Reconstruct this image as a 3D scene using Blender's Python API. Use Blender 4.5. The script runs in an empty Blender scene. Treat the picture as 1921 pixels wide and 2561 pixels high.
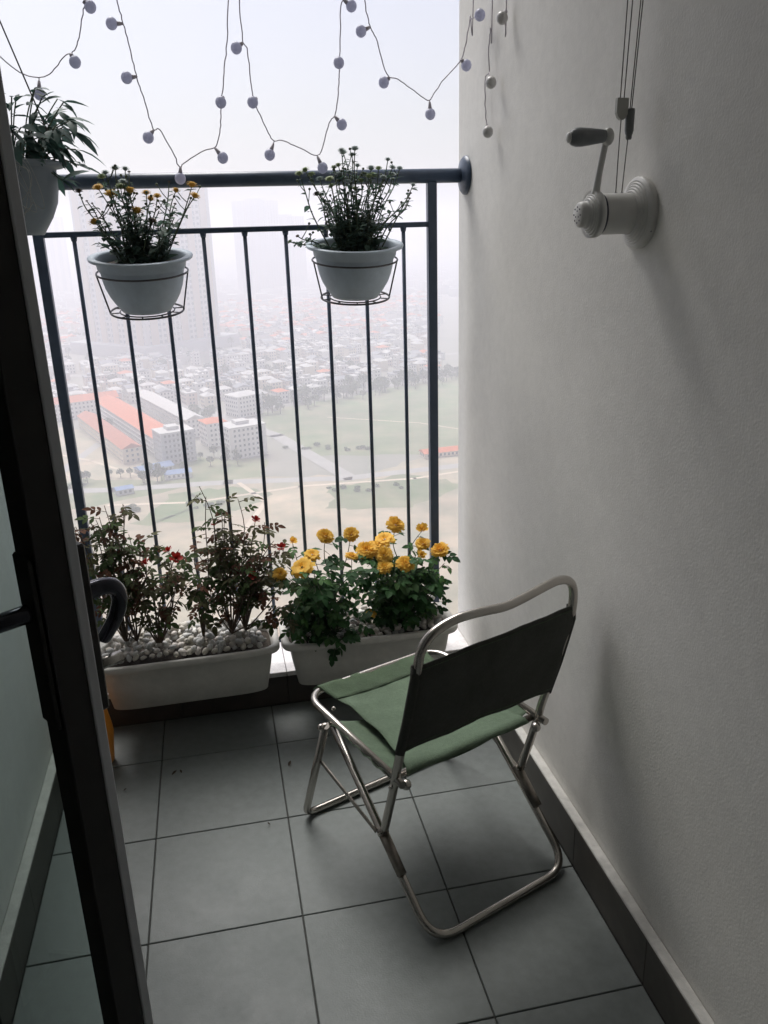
import bpy, math, random
from mathutils import Vector, Matrix, Euler, noise
R = math.radians
PI = math.pi
random.seed(7)
scene = bpy.context.scene
col = scene.collection

# ------------------------------------------------------------------ camera
YAW, PITCH, ROLL = 0.1981, 0.3333, -0.029
fw = Vector((math.sin(YAW)*math.cos(PITCH), math.cos(YAW)*math.cos(PITCH), -math.sin(PITCH)))
rt = Vector((math.cos(YAW), -math.sin(YAW), 0))
up = rt.cross(fw)
rt, up = rt*math.cos(ROLL)+up*math.sin(ROLL), up*math.cos(ROLL)-rt*math.sin(ROLL)
cam_data = bpy.data.cameras.new('camera')
cam = bpy.data.objects.new('camera', cam_data)
col.objects.link(cam)
m = Matrix((rt, up, -fw)).transposed().to_4x4()
m.translation = Vector((0, 0, 1.3002))
cam.matrix_world = m
cam_data.sensor_fit = 'HORIZONTAL'
cam_data.sensor_width = 36.0
cam_data.lens = 36.0*2060.83/1921.0
cam_data.clip_start = 0.02
cam_data.clip_end = 9000
scene.camera = cam

# ------------------------------------------------------------------ sky, sun, exposure
SUN_EL, SUN_AZ = R(60), R(-16)        # azimuth measured from +y towards +x: in front, a little to the left
world = bpy.data.worlds.new('World')
scene.world = world
world.use_nodes = True
nt = world.node_tree
nt.nodes.clear()
sky = nt.nodes.new('ShaderNodeTexSky')
sky.sky_type = 'NISHITA'
sky.sun_disc = False
sky.sun_elevation = SUN_EL
sky.sun_rotation = SUN_AZ
sky.dust_density = 3.5
sky.air_density = 1.0
sky.ozone_density = 1.0
hsv = nt.nodes.new('ShaderNodeHueSaturation')
hsv.inputs['Saturation'].default_value = 0.6
hsv.inputs['Hue'].default_value = 0.525
bg = nt.nodes.new('ShaderNodeBackground')
bg.inputs['Strength'].default_value = 0.05
wo = nt.nodes.new('ShaderNodeOutputWorld')
nt.links.new(sky.outputs[0], hsv.inputs['Color'])
nt.links.new(hsv.outputs[0], bg.inputs['Color'])
nt.links.new(bg.outputs[0], wo.inputs['Surface'])
sd = bpy.data.lights.new('sun', 'SUN')
sd.energy = 1.5
sd.angle = R(38)
sd.color = (1.0, 0.98, 0.96)
sun = bpy.data.objects.new('sun', sd)
col.objects.link(sun)
sdir = Vector((math.sin(SUN_AZ)*math.cos(SUN_EL), math.cos(SUN_AZ)*math.cos(SUN_EL), math.sin(SUN_EL)))
sun.rotation_euler = sdir.to_track_quat('Z', 'Y').to_euler()
sun.location = (0, 20, 30)
scene.view_settings.view_transform = 'Standard'
scene.view_settings.look = 'None'
scene.view_settings.gamma = 1.0
scene.view_settings.use_curve_mapping = False
scene.view_settings.exposure = 1.45
scene.cycles.max_bounces = 10
scene.cycles.diffuse_bounces = 6
scene.cycles.glossy_bounces = 4
scene.cycles.transmission_bounces = 6
scene.cycles.transparent_max_bounces = 12
scene.cycles.volume_bounces = 4
scene.cycles.use_denoising = True

# ------------------------------------------------------------------ materials
MATS = {}
def mat(name, color, rough=0.6, metal=0.0, var=0.12, scale=8.0, bump=0.0, bscale=None, spec=0.5, color2=None, sheen=0.0, trans=0.0, stretch=None, rvar=0.0, orand=0.0, mott=0.0, mscale=1.2):
    if name in MATS: return MATS[name]
    m = bpy.data.materials.new(name)
    m.use_nodes = True
    n, l = m.node_tree.nodes, m.node_tree.links
    b = n['Principled BSDF']
    b.inputs['Roughness'].default_value = rough
    b.inputs['Metallic'].default_value = metal
    b.inputs['Specular IOR Level'].default_value = spec
    tc = n.new('ShaderNodeTexCoord')
    src = tc.outputs['Object']
    if stretch:
        mp = n.new('ShaderNodeMapping'); mp.inputs['Scale'].default_value = stretch
        l.new(src, mp.inputs['Vector']); src = mp.outputs[0]
    nz = n.new('ShaderNodeTexNoise')
    nz.inputs['Scale'].default_value = scale
    nz.inputs['Detail'].default_value = 5
    nz.inputs['Roughness'].default_value = 0.6
    l.new(src, nz.inputs['Vector'])
    rp = n.new('ShaderNodeValToRGB')
    c2 = color2 if color2 else tuple(c*(1-var) for c in color)
    c1 = color if color2 else tuple(min(1, c*(1+var)) for c in color)
    rp.color_ramp.elements[0].position = 0.3; rp.color_ramp.elements[1].position = 0.7
    rp.color_ramp.elements[0].color = (*c2, 1); rp.color_ramp.elements[1].color = (*c1, 1)
    l.new(nz.outputs['Fac'], rp.inputs['Fac'])
    cout = rp.outputs['Color']
    if mott:                       # broad uneven wear, stains and dust
        n2 = n.new('ShaderNodeTexNoise'); n2.inputs['Scale'].default_value = mscale; n2.inputs['Detail'].default_value = 7; n2.inputs['Roughness'].default_value = .65
        l.new(src, n2.inputs['Vector'])
        mr = n.new('ShaderNodeMapRange'); mr.inputs['From Min'].default_value = .3; mr.inputs['From Max'].default_value = .7
        mr.inputs['To Min'].default_value = 1-mott; mr.inputs['To Max'].default_value = 1+mott*.5
        l.new(n2.outputs['Fac'], mr.inputs['Value'])
        vm = n.new('ShaderNodeVectorMath'); vm.operation = 'SCALE'
        l.new(cout, vm.inputs[0]); l.new(mr.outputs[0], vm.inputs['Scale']); cout = vm.outputs[0]
        if rvar:
            m2 = n.new('ShaderNodeMapRange'); m2.inputs['From Min'].default_value = .3; m2.inputs['From Max'].default_value = .7
            m2.inputs['To Min'].default_value = max(.05, rough-rvar); m2.inputs['To Max'].default_value = min(1, rough+rvar)
            l.new(n2.outputs['Fac'], m2.inputs['Value']); l.new(m2.outputs[0], b.inputs['Roughness'])
    if orand:                      # each piece its own shade
        oi = n.new('ShaderNodeObjectInfo')
        mr = n.new('ShaderNodeMapRange'); mr.inputs['To Min'].default_value = 1-orand; mr.inputs['To Max'].default_value = 1+orand
        l.new(oi.outputs['Random'], mr.inputs['Value'])
        vm = n.new('ShaderNodeVectorMath'); vm.operation = 'SCALE'
        l.new(cout, vm.inputs[0]); l.new(mr.outputs[0], vm.inputs['Scale']); cout = vm.outputs[0]
    l.new(cout, b.inputs['Base Color'])
    if bump:
        nb = n.new('ShaderNodeTexNoise')
        nb.inputs['Scale'].default_value = bscale or scale*6
        nb.inputs['Detail'].default_value = 4
        l.new(src, nb.inputs['Vector'])
        bp = n.new('ShaderNodeBump')
        bp.inputs['Strength'].default_value = bump
        bp.inputs['Distance'].default_value = 0.004
        l.new(nb.outputs['Fac'], bp.inputs['Height'])
        l.new(bp.outputs['Normal'], b.inputs['Normal'])
    if trans:
        b.inputs['Transmission Weight'].default_value = 0
        tl = n.new('ShaderNodeBsdfTranslucent')
        l.new(cout, tl.inputs['Color'])
        mx = n.new('ShaderNodeMixShader'); mx.inputs['Fac'].default_value = trans
        l.new(b.outputs[0], mx.inputs[1]); l.new(tl.outputs[0], mx.inputs[2])
        l.new(mx.outputs[0], n['Material Output'].inputs['Surface'])
    MATS[name] = m
    return m

def glass_mat(name, tint):
    m = bpy.data.materials.new(name); m.use_nodes = True
    n, l = m.node_tree.nodes, m.node_tree.links
    n.remove(n['Principled BSDF'])
    tr = n.new('ShaderNodeBsdfTransparent'); tr.inputs['Color'].default_value = (*tint, 1)
    gl = n.new('ShaderNodeBsdfGlossy'); gl.inputs['Roughness'].default_value = 0.02
    nz = n.new('ShaderNodeTexNoise'); nz.inputs['Scale'].default_value = 14
    df = n.new('ShaderNodeBsdfDiffuse'); df.inputs['Color'].default_value = (.5, .52, .5, 1)
    rp = n.new('ShaderNodeMapRange'); rp.inputs['To Min'].default_value = .02; rp.inputs['To Max'].default_value = .07
    l.new(nz.outputs['Fac'], rp.inputs['Value'])
    mx0 = n.new('ShaderNodeMixShader'); l.new(rp.outputs[0], mx0.inputs['Fac']); l.new(tr.outputs[0], mx0.inputs[1]); l.new(df.outputs[0], mx0.inputs[2])
    mx = n.new('ShaderNodeMixShader'); mx.inputs['Fac'].default_value = .07; l.new(mx0.outputs[0], mx.inputs[1]); l.new(gl.outputs[0], mx.inputs[2])
    l.new(mx.outputs[0], n['Material Output'].inputs['Surface'])
    return m

WALL = mat('wall_plaster', (.80, .785, .745), .85, var=.04, scale=60, bump=.14, bscale=240, mott=.12, mscale=1.6)
LWALL = mat('left_wall_plaster', (.79, .80, .775), .85, var=.04, scale=60, bump=.10, bscale=260, mott=.09, mscale=1.1)
BACKW = mat('back_wall_paint', (.34, .33, .31), .9, var=.04, scale=2)
CEIL = mat('ceiling_paint', (.82, .81, .79), .9, var=.04, scale=2)
TILE = mat('floor_tile_glaze', (.178, .198, .192), .50, var=.09, scale=45, bump=.10, bscale=260, spec=.38, mott=.14, mscale=3.5, rvar=.14, orand=.05)
GROUT = mat('grout', (.085, .085, .08), .95, var=.2, scale=60)
SKIRT = mat('skirting_tile_glaze', (.085, .078, .068), .5, var=.15, scale=25, mott=.2, mscale=6, orand=.03)
SKCAP = mat('skirting_cement', (.60, .59, .56), .85, var=.12, scale=40, bump=.3, bscale=150, mott=.15, mscale=5)
LEDGE = mat('ledge_stone', (.62, .60, .60), .6, var=.14, scale=90, bump=.15, bscale=200)
LEDGEF = mat('ledge_face_tile', (.055, .045, .038), .55, var=.2, scale=20)
RAIL = mat('rail_paint', (.065, .092, .14), .38, var=.15, scale=30, bump=.1, bscale=90)
ALU = mat('door_bronze_aluminium', (.022, .019, .017), .42, var=.2, scale=30)
ALUSKYLIT = mat('door_edge_skylit', (.66, .67, .69), .5, var=.12, scale=25, stretch=(1, 1, .1))  # paler than the bronze frame: sky light on the door edge painted in
HANDLE = mat('handle_dark_metal', (.06, .06, .075), .16, .7, var=.15, scale=40)
CHROME = mat('chair_tube_steel', (.50, .47, .43), .27, 1.0, var=.05, scale=20)
CHROMED = mat('chair_bracket_steel', (.30, .27, .24), .4, 1.0, var=.25, scale=50)
CANVAS = mat('green_canvas', (.125, .182, .118), .85, var=.10, scale=120, bump=.5, bscale=420, mott=.22, mscale=9)
CANVASH = mat('green_canvas_hem', (.072, .115, .062), .85, var=.12, scale=120, bump=.6, bscale=420, mott=.25, mscale=12)
CANVASB = mat('back_canvas', (.055, .058, .048), .9, var=.12, scale=120, bump=.5, bscale=420, mott=.25, mscale=8)
PLASTIC = mat('planter_plastic', (.60, .585, .54), .5, var=.05, scale=60, bump=.08, bscale=60, mott=.16, mscale=7)
POT = mat('pot_plastic', (.50, .58, .66), .45, var=.05, scale=60, bump=.06, bscale=80, mott=.14, mscale=9, orand=.03)
POTG = mat('grey_pot_plastic', (.24, .28, .31), .5, var=.1, scale=14)
SOIL = mat('soil', (.035, .027, .02), .95, var=.4, scale=60, bump=1.0, bscale=120)
WIRE = mat('holder_wire', (.09, .085, .09), .4, .6, var=.2, scale=60)
PEB = [mat('pebble_%s' % s, c, .6, var=.12, scale=70, bump=.15, bscale=150) for s, c in (('white', (.66, .65, .62)), ('cream', (.58, .55, .48)), ('grey', (.46, .46, .45)), ('warm', (.62, .58, .54)))]
LEAFR = [mat('rose_leaf_%d' % i, c, .75, var=.3, scale=40, trans=.4, spec=.2, orand=.25) for i, c in enumerate([(.085, .085, .042), (.120, .058, .036), (.062, .095, .036)])]
LEAFY = [mat('yellow_rose_leaf_%d' % i, c, .6, var=.3, scale=40, trans=.33, spec=.28, orand=.25) for i, c in enumerate([(.035, .105, .03), (.022, .072, .022), (.055, .13, .035)])]
LEAFM = mat('mum_leaf', (.085, .145, .11), .6, var=.3, scale=50, trans=.25)
LEAFB = mat('basket_leaf', (.06, .12, .10), .6, var=.3, scale=30, trans=.25)
STEM = mat('stem_brown', (.09, .06, .04), .8, var=.25, scale=60)
STEMG = mat('stem_green', (.07, .095, .05), .7, var=.25, scale=60)
YEL = mat('yellow_petal', (.88, .62, .13), .6, scale=60, color2=(.76, .44, .05), trans=.35, spec=.2, orand=.12)
RED = mat('red_petal', (.50, .035, .02), .5, scale=60, color2=(.30, .015, .015), trans=.25)
MUMY = mat('mum_yellow_petal', (.74, .50, .11), .6, scale=80, color2=(.52, .32, .06), trans=.3)
MUMG = mat('mum_green_bud', (.34, .40, .20), .6, scale=80, color2=(.22, .28, .15), trans=.2)
MUMP = mat('mum_pale_bud', (.44, .50, .47), .6, scale=80, color2=(.28, .34, .34), trans=.2)
MUMD = mat('mum_dry_bud', (.13, .09, .06), .8, scale=80, color2=(.08, .06, .05))
BULB = mat('bulb_frosted', (.62, .63, .74), .3, var=.06, scale=40, trans=.55)
BULBW = mat('bulb_frosted_wall', (.52, .51, .50), .35, var=.08, scale=40, bump=.1, bscale=300)
LWIRE = mat('light_string_wire', (.55, .52, .56), .45, var=.1, scale=50, trans=.3)
WINCH = mat('winch_plastic', (.72, .71, .68), .42, var=.06, scale=30)
WINCHD = mat('winch_dark_trim', (.06, .06, .09), .4, var=.1, scale=30)
GRIP = mat('winch_grip', (.22, .23, .24), .45, var=.1, scale=40)
CORD = mat('hoist_cord', (.10, .09, .085), .7, var=.2, scale=90)
ORANGE = mat('orange_plastic', (.72, .27, .03), .4, var=.1, scale=20)
DRY = mat('dry_leaf', (.05, .035, .022), .9, var=.3, scale=60)
ROOT = mat('pale_dry_stalk', (.42, .42, .40), .8, var=.2, scale=60)
GLASS = glass_mat('door_glass', (.86, .935, .915))

# ------------------------------------------------------------------ helpers
ORG = {}
def org(o): return ORG.get(o.name, Vector((0, 0, 0))) if o else Vector((0, 0, 0))
def tag(o, label=None, cat=None, group=None, kind=None):
    if label: o['label'] = label
    if cat: o['category'] = cat
    if group: o['group'] = group
    if kind: o['kind'] = kind
    return o
def thing(name, loc, label, cat, group=None):
    o = bpy.data.objects.new(name, None); col.objects.link(o)
    o.location = loc; o.empty_display_size = .05
    ORG[o.name] = Vector(loc)
    return tag(o, label, cat, group)
def link_mesh(name, me, parent=None, matrix=None):
    """object from mesh data whose matrix is given in world space; parents are never rotated"""
    o = bpy.data.objects.new(name, me); col.objects.link(o)
    mw = matrix.copy() if matrix is not None else Matrix()
    if parent:
        o.parent = parent
        mw.translation = mw.translation - org(parent)
    o.matrix_basis = mw
    ORG[o.name] = Vector((0, 0, 0)) if matrix is None else matrix.translation.copy()
    return o

class MB:
    def __init__(s): s.v = []; s.f = []; s.m = []; s.mi = 0; s.sm = []
    def quad(s, *pts, smooth=False):
        k = len(s.v); s.v += [Vector(p) for p in pts]; s.f.append(tuple(range(k, k+len(pts)))); s.m.append(s.mi); s.sm.append(smooth); return s
    def box(s, lo, hi, M=None, bevel=0):
        x0, y0, z0 = lo; x1, y1, z1 = hi
        if bevel:
            b = bevel; k = len(s.v)
            pts = []
            for (x, y, z) in [(x0, y0, z0), (x1, y0, z0), (x1, y1, z0), (x0, y1, z0), (x0, y0, z1), (x1, y0, z1), (x1, y1, z1), (x0, y1, z1)]:
                sx = b if x == x0 else -b; sy = b if y == y0 else -b; sz = b if z == z0 else -b
                pts += [(x, y+sy, z+sz), (x+sx, y, z+sz), (x+sx, y+sy, z)]
            P = [Vector(p) for p in pts]
            if M: P = [M @ p for p in P]
            s.v += P
            X, Y, Z = 0, 1, 2
            i = lambda c, a: k+3*c+a
            F = [(i(0,Z),i(3,Z),i(2,Z),i(1,Z)), (i(4,Z),i(5,Z),i(6,Z),i(7,Z)), (i(0,Y),i(1,Y),i(5,Y),i(4,Y)), (i(2,Y),i(3,Y),i(7,Y),i(6,Y)), (i(1,X),i(2,X),i(6,X),i(5,X)), (i(3,X),i(0,X),i(4,X),i(7,X))]
            for a, b2, ax in [(0,1,(Y,Z)),(3,2,(Y,Z)),(4,5,(Y,Z)),(7,6,(Y,Z)),(0,3,(X,Z)),(1,2,(X,Z)),(4,7,(X,Z)),(5,6,(X,Z)),(0,4,(X,Y)),(1,5,(X,Y)),(2,6,(X,Y)),(3,7,(X,Y))]:
                F.append((i(a,ax[0]),i(b2,ax[0]),i(b2,ax[1]),i(a,ax[1])))
            for c in range(8): F.append((i(c,0),i(c,1),i(c,2)))
            s.f += F; s.m += [s.mi]*len(F); s.sm += [False]*len(F)
            return s
        k = len(s.v)
        P = [Vector(p) for p in [(x0, y0, z0), (x1, y0, z0), (x1, y1, z0), (x0, y1, z0), (x0, y0, z1), (x1, y0, z1), (x1, y1, z1), (x0, y1, z1)]]
        if M: P = [M @ p for p in P]
        s.v += P
        F = [(0,3,2,1),(4,5,6,7),(0,1,5,4),(1,2,6,5),(2,3,7,6),(3,0,4,7)]
        s.f += [tuple(k+q for q in f) for f in F]; s.m += [s.mi]*6; s.sm += [False]*6
        return s
    def tube(s, pts, r, n=8, caps=True, closed=False):
        pts = [Vector(p) for p in pts]
        rr = r if isinstance(r, (list, tuple)) else [r]*len(pts)
        k0 = len(s.v); N = len(pts)
        t0 = (pts[1]-pts[0]).normalized()
        a = Vector((0, 0, 1)) if abs(t0.z) < .9 else Vector((1, 0, 0))
        u = t0.cross(a).normalized()
        for i, p in enumerate(pts):
            if closed: t = (pts[(i+1) % N]-pts[i-1]).normalized()
            else: t = (pts[min(i+1, N-1)]-pts[max(i-1, 0)]).normalized()
            u = (u-t*u.dot(t)).normalized(); w = t.cross(u)
            for j in range(n):
                an = 2*PI*j/n
                s.v.append(p+(u*math.cos(an)+w*math.sin(an))*rr[i])
        rng = N if closed else N-1
        for i in range(rng):
            i2 = (i+1) % N
            for j in range(n):
                j2 = (j+1) % n
                s.f.append((k0+i*n+j, k0+i*n+j2, k0+i2*n+j2, k0+i2*n+j)); s.m.append(s.mi); s.sm.append(True)
        if caps and not closed:
            s.f.append(tuple(k0+j for j in reversed(range(n)))); s.m.append(s.mi); s.sm.append(False)
            s.f.append(tuple(k0+(N-1)*n+j for j in range(n))); s.m.append(s.mi); s.sm.append(False)
        return s
    def lathe(s, prof, n=32, M=None, smooth=True, cap0=False, cap1=False):
        k0 = len(s.v); N = len(prof)
        for (r, z) in prof:
            for j in range(n):
                a = 2*PI*j/n; p = Vector((r*math.cos(a), r*math.sin(a), z))
                s.v.append(M @ p if M else p)
        for i in range(N-1):
            for j in range(n):
                j2 = (j+1) % n
                s.f.append((k0+i*n+j, k0+i*n+j2, k0+(i+1)*n+j2, k0+(i+1)*n+j)); s.m.append(s.mi); s.sm.append(smooth)
        if cap0: s.f.append(tuple(k0+j for j in reversed(range(n)))); s.m.append(s.mi); s.sm.append(False)
        if cap1: s.f.append(tuple(k0+(N-1)*n+j for j in range(n))); s.m.append(s.mi); s.sm.append(False)
        return s
    def grid(s, fn, nu, nv, smooth=True):
        k0 = len(s.v)
        for i in range(nu+1):
            for j in range(nv+1): s.v.append(Vector(fn(i/nu, j/nv)))
        for i in range(nu):
            for j in range(nv):
                a = k0+i*(nv+1)+j
                s.f.append((a, a+nv+1, a+nv+2, a+1)); s.m.append(s.mi); s.sm.append(smooth)
        return s
    def sphere(s, c, r, n=12, k=7, M=None):
        c = Vector(c); r = r if isinstance(r, (tuple, list)) else (r, r, r)
        k0 = len(s.v)
        def P(a, b):
            q = Vector((r[0]*math.sin(b)*math.cos(a), r[1]*math.sin(b)*math.sin(a), r[2]*math.cos(b)))
            if M: q = M @ q
            return c+q
        s.v.append(P(0, 0))
        for i in range(1, k):
            for j in range(n): s.v.append(P(2*PI*j/n, PI*i/k))
        s.v.append(P(0, PI))
        last = len(s.v)-1
        for j in range(n):
            j2 = (j+1) % n
            s.f.append((k0, k0+1+j, k0+1+j2)); s.m.append(s.mi); s.sm.append(True)
            for i in range(k-2):
                a = k0+1+i*n
                s.f.append((a+j, a+n+j, a+n+j2, a+j2)); s.m.append(s.mi); s.sm.append(True)
            a = k0+1+(k-2)*n
            s.f.append((a+j, last, a+j2)); s.m.append(s.mi); s.sm.append(True)
        return s
    def mesh(s, name, mats, o=Vector((0, 0, 0))):
        me = bpy.data.meshes.new(name)
        me.from_pydata([tuple(p-o) for p in s.v], [], s.f)
        for q in (mats if isinstance(mats, (list, tuple)) else [mats]): me.materials.append(q)
        me.polygons.foreach_set('material_index', s.m)
        me.polygons.foreach_set('use_smooth', s.sm)
        me.update()
        return me
    def build(s, name, mats, parent=None, solid=0):
        me = s.mesh(name, mats, org(parent))
        o = bpy.data.objects.new(name, me); col.objects.link(o)
        if parent: o.parent = parent
        ORG[o.name] = org(parent)
        if solid:
            md = o.modifiers.new('thickness', 'SOLIDIFY'); md.thickness = solid; md.offset = 0
        return o

def rounded(pts, rad, n=6, closed=False):
    pts = [Vector(p) for p in pts]; out = []
    for i, p in enumerate(pts):
        if not closed and i in (0, len(pts)-1): out.append(p); continue
        a, b = pts[i-1], pts[(i+1) % len(pts)]
        r = rad[i] if isinstance(rad, (list, tuple)) else rad
        if r <= 0: out.append(p); continue
        d1, d2 = (a-p).normalized(), (b-p).normalized()
        ang = d1.angle(d2); t = min(r/math.tan(ang/2), (a-p).length*.49, (b-p).length*.49)
        p1, p2 = p+d1*t, p+d2*t
        for k in range(n+1):
            q = k/n; out.append(p1*(1-q)**2+p*2*q*(1-q)+p2*q*q)
    return out
def smooth_path(pts, n=5):
    pts = [Vector(p) for p in pts]; out = []
    for i in range(len(pts)-1):
        p0 = pts[max(i-1, 0)]; p1 = pts[i]; p2 = pts[i+1]; p3 = pts[min(i+2, len(pts)-1)]
        for k in range(n):
            t = k/n
            out.append(.5*((2*p1)+(p2-p0)*t+(2*p0-5*p1+4*p2-p3)*t*t+(3*p1-p0-3*p2+p3)*t**3))
    out.append(pts[-1]); return out
rnd = random.uniform

# ------------------------------------------------------------------ setting: floor, walls, ceiling
XR, XL, YE, YR = 0.6745, -0.476, 2.2347, 2.1708
XSR, XSL = 0.6515, -0.4525          # front faces of the skirting
YB = -3.0                           # wall behind the photographer
floor = MB().box((-0.70, YB-.2, -.16), (XR+.25, 2.30, -.006)).build('floor', GROUT)
tag(floor, kind='structure')
tile_mesh = {}
tx = [-0.5272+.3*i for i in range(5)]
ty = [1.609+.3*j for j in range(-10, 3)]
g = .0013
for i in range(-1, 5):
    for j in range(-16, 2):
        x0 = max(-.5272+.3*i+g, XSL+.001); x1 = min(-.5272+.3*(i+1)-g, XSR-.001)
        y0 = max(1.609+.3*j+g, YB+.001); y1 = min(1.609+.3*(j+1)-g, 2.098)
        if x1-x0 < .02 or y1-y0 < .02: continue
        key = (round(x1-x0, 4), round(y1-y0, 4))
        if key not in tile_mesh:
            tile_mesh[key] = MB().box((0, 0, -.006), (key[0], key[1], 0), bevel=.0012).mesh('tile', TILE)
        link_mesh('tile', tile_mesh[key], floor, Matrix.Translation((x0, y0, rnd(-.0004, .0003))))

wall_r = MB().box((XR, YB-.2, -.1), (XR+.22, YE, 2.85)).build('wall_right', WALL); tag(wall_r, kind='structure')
# left wall with a doorway (y .45 .. 1.18)
lw = MB().box((XL-.2, 1.12, -.1), (XL, YE, 2.85)).box((XL-.2, YB-.2, -.1), (XL, .45, 2.85)).box((XL-.2, .45, 2.12), (XL, 1.12, 2.85))
wall_l = lw.build('wall_left', LWALL); tag(wall_l, kind='structure')
wall_b = MB().box((XL-.2, YB-.2, -.1), (XR+.2, YB, 2.85)).build('wall_back', BACKW); tag(wall_b, kind='structure')
ceil = MB().box((-4.2, YB-.6, 2.85), (3.2, 2.34, 2.95)).build('ceiling', CEIL); tag(ceil, kind='structure')
# dim room behind the doorway
room = MB().box((-3.4, -1.6, -.16), (-.70, 2.3, -.004)).box((-3.5, -1.6, -.1), (-3.4, 3.0, 2.85)).box((-3.5, -1.7, -.1), (XL-.2, -1.6, 2.85)).box((-3.5, 2.2, -.1), (XL-.2, 2.3, 2.85)).build('room_wall', LWALL); tag(room, kind='structure')

def skirting(root, xa, xb, ya, yb, h=.106):
    y = ya
    while y < yb-.02:
        y2 = min(y+.3, yb)
        MB().box((min(xa, xb), y+.0004, .0), (max(xa, xb), y2-.0004, h-.004), bevel=.001).build('skirting_tile', SKIRT, root)
        y = y2
    o = MB().box((min(xa, xb)+(.0005 if xa < xb else .0005), ya, h-.004), (max(xa, xb)-.0005, yb, h+.001), bevel=.0015).build('skirting_cap', SKCAP, root)
skirting(wall_r, XSR, XR-.0006, 1.309-.3*14, 2.098)
skirting(wall_l, XL+.0006, XSL, 1.125, 2.098)

# ledge under the railing: stone top, dark tiled face
ledge = MB().box((XL-.05, 2.112, -.12), (XR+.02, 2.30, .089)).build('ledge', LEDGEF); tag(ledge, kind='structure')
x = XL
for k in range(4):
    x1 = min(x+.3, XR)
    MB().box((x+.0008, 2.100, .089), (x1-.0008, 2.31, .104), bevel=.0015).build('ledge_slab', LEDGE, ledge)
    MB().box((x+.001, 2.1005, 0), (x1-.001, 2.113, .0885), bevel=.001).build('ledge_tile', LEDGEF, ledge)
    x = x1

# ------------------------------------------------------------------ railing
rail = thing('balcony_railing', (0.1, YR, .104), 'dark blue grey steel balcony railing with round handrail and thin upright bars', 'railing')
MB().tube([(XL+.004, YR, 1.4179), (XR-.012, YR, 1.4179)], .0172, 20).build('handrail', RAIL, rail)
fm = Matrix.Translation((XR-.001, YR, 1.4179)) @ Matrix.Rotation(-PI/2, 4, 'Y')
MB().lathe([(.0, .016), (.019, .016), (.026, .013), (.040, .010), (.046, .005), (.047, 0)], 32, fm).build('wall_flange', RAIL, rail)
fm2 = Matrix.Translation((XL+.001, YR, 1.4179)) @ Matrix.Rotation(PI/2, 4, 'Y')
MB().lathe([(.0, .016), (.019, .016), (.026, .013), (.040, .010), (.046, .005), (.047, 0)], 32, fm2).build('wall_flange', RAIL, rail)
ZL = 1.3029
MB().box((-.3752, YR-.0065, ZL-.0065), (.5826, YR+.0065, ZL+.0065), bevel=.0015).build('upper_bar', RAIL, rail)
MB().box((-.3752, YR-.0065, .165), (.5826, YR+.0065, .178), bevel=.0015).build('lower_bar', RAIL, rail)
for xp in (-.3752, .5826):
    MB().box((xp-.0118, YR-.0118, .104), (xp+.0118, YR+.0118, 1.405), bevel=.002).build('post', RAIL, rail)
    MB().box((xp-.03, YR-.03, .1043), (xp+.03, YR+.03, .110), bevel=.001).build('base_plate', RAIL, rail)
bar = MB().tube([(0, 0, .178), (0, 0, ZL-.006)], .0050, 10).tube([(0, 0, ZL-.016), (0, 0, ZL-.005)], [.0062, .0085], 10)
bme = bar.mesh('baluster', RAIL)
for k in range(1, 10):
    link_mesh('baluster', bme, rail, Matrix.Translation((-.3971+.1005*k, YR, 0)))

# ------------------------------------------------------------------ planters
def superell(u, a, b, n=5.0):
    c, s_ = math.cos(u), math.sin(u)
    return (a*math.copysign(abs(c)**(2/n), c), b*math.copysign(abs(s_)**(2/n), s_))
def planter(xc, yc, label, rz=0.0, shade=None):
    t = thing('planter_box', (xc, yc, .104), label, 'planter', 'long white planters on the ledge')
    M = Matrix.Translation((xc, yc, .104)) @ Matrix.Rotation(rz, 4, 'Z')
    prof = [(.200, .058, 0), (.206, .064, .004), (.219, .074, .075), (.226, .079, .122), (.228, .0805, .124), (.243, .093, .126), (.2455, .0955, .130), (.2455, .0955, .141), (.243, .093, .144), (.232, .083, .144), (.226, .078, .140), (.2235, .075, .12)]
    n = 72; mb = MB(); k0 = 0
    for (a, b, z) in prof:
        for j in range(n):
            px, py = superell(2*PI*j/n, a, b, 7)
            mb.v.append(M @ Vector((px, py, z)))
    for i in range(len(prof)-1):
        for j in range(n):
            j2 = (j+1) % n
            mb.f.append((i*n+j, i*n+j2, (i+1)*n+j2, (i+1)*n+j)); mb.m.append(0); mb.sm.append(True)
    mb.f.append(tuple(reversed(range(n)))); mb.m.append(0); mb.sm.append(False)
    mb.build('box', PLASTIC, t)
    sb = MB()
    for j in range(n):
        px, py = superell(2*PI*j/n, .2235, .0752, 7); sb.v.append(M @ Vector((px, py, .122)))
    sb.f.append(tuple(range(n))); sb.m.append(0); sb.sm.append(False)
    sb.build('soil', SOIL, t)
    return t, M
pebs = []
for k in range(8):
    mb = MB(); mb.sphere((0, 0, 0), (1, rnd(.72, .92), rnd(.5, .68)), 10, 6)
    for v in mb.v:
        nn = noise.noise(v*1.3+Vector((k*5, 0, 0)))*.16
        v *= (1+nn)
    pebs.append(mb.mesh('pebble', PEB[k % 4]))
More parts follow.
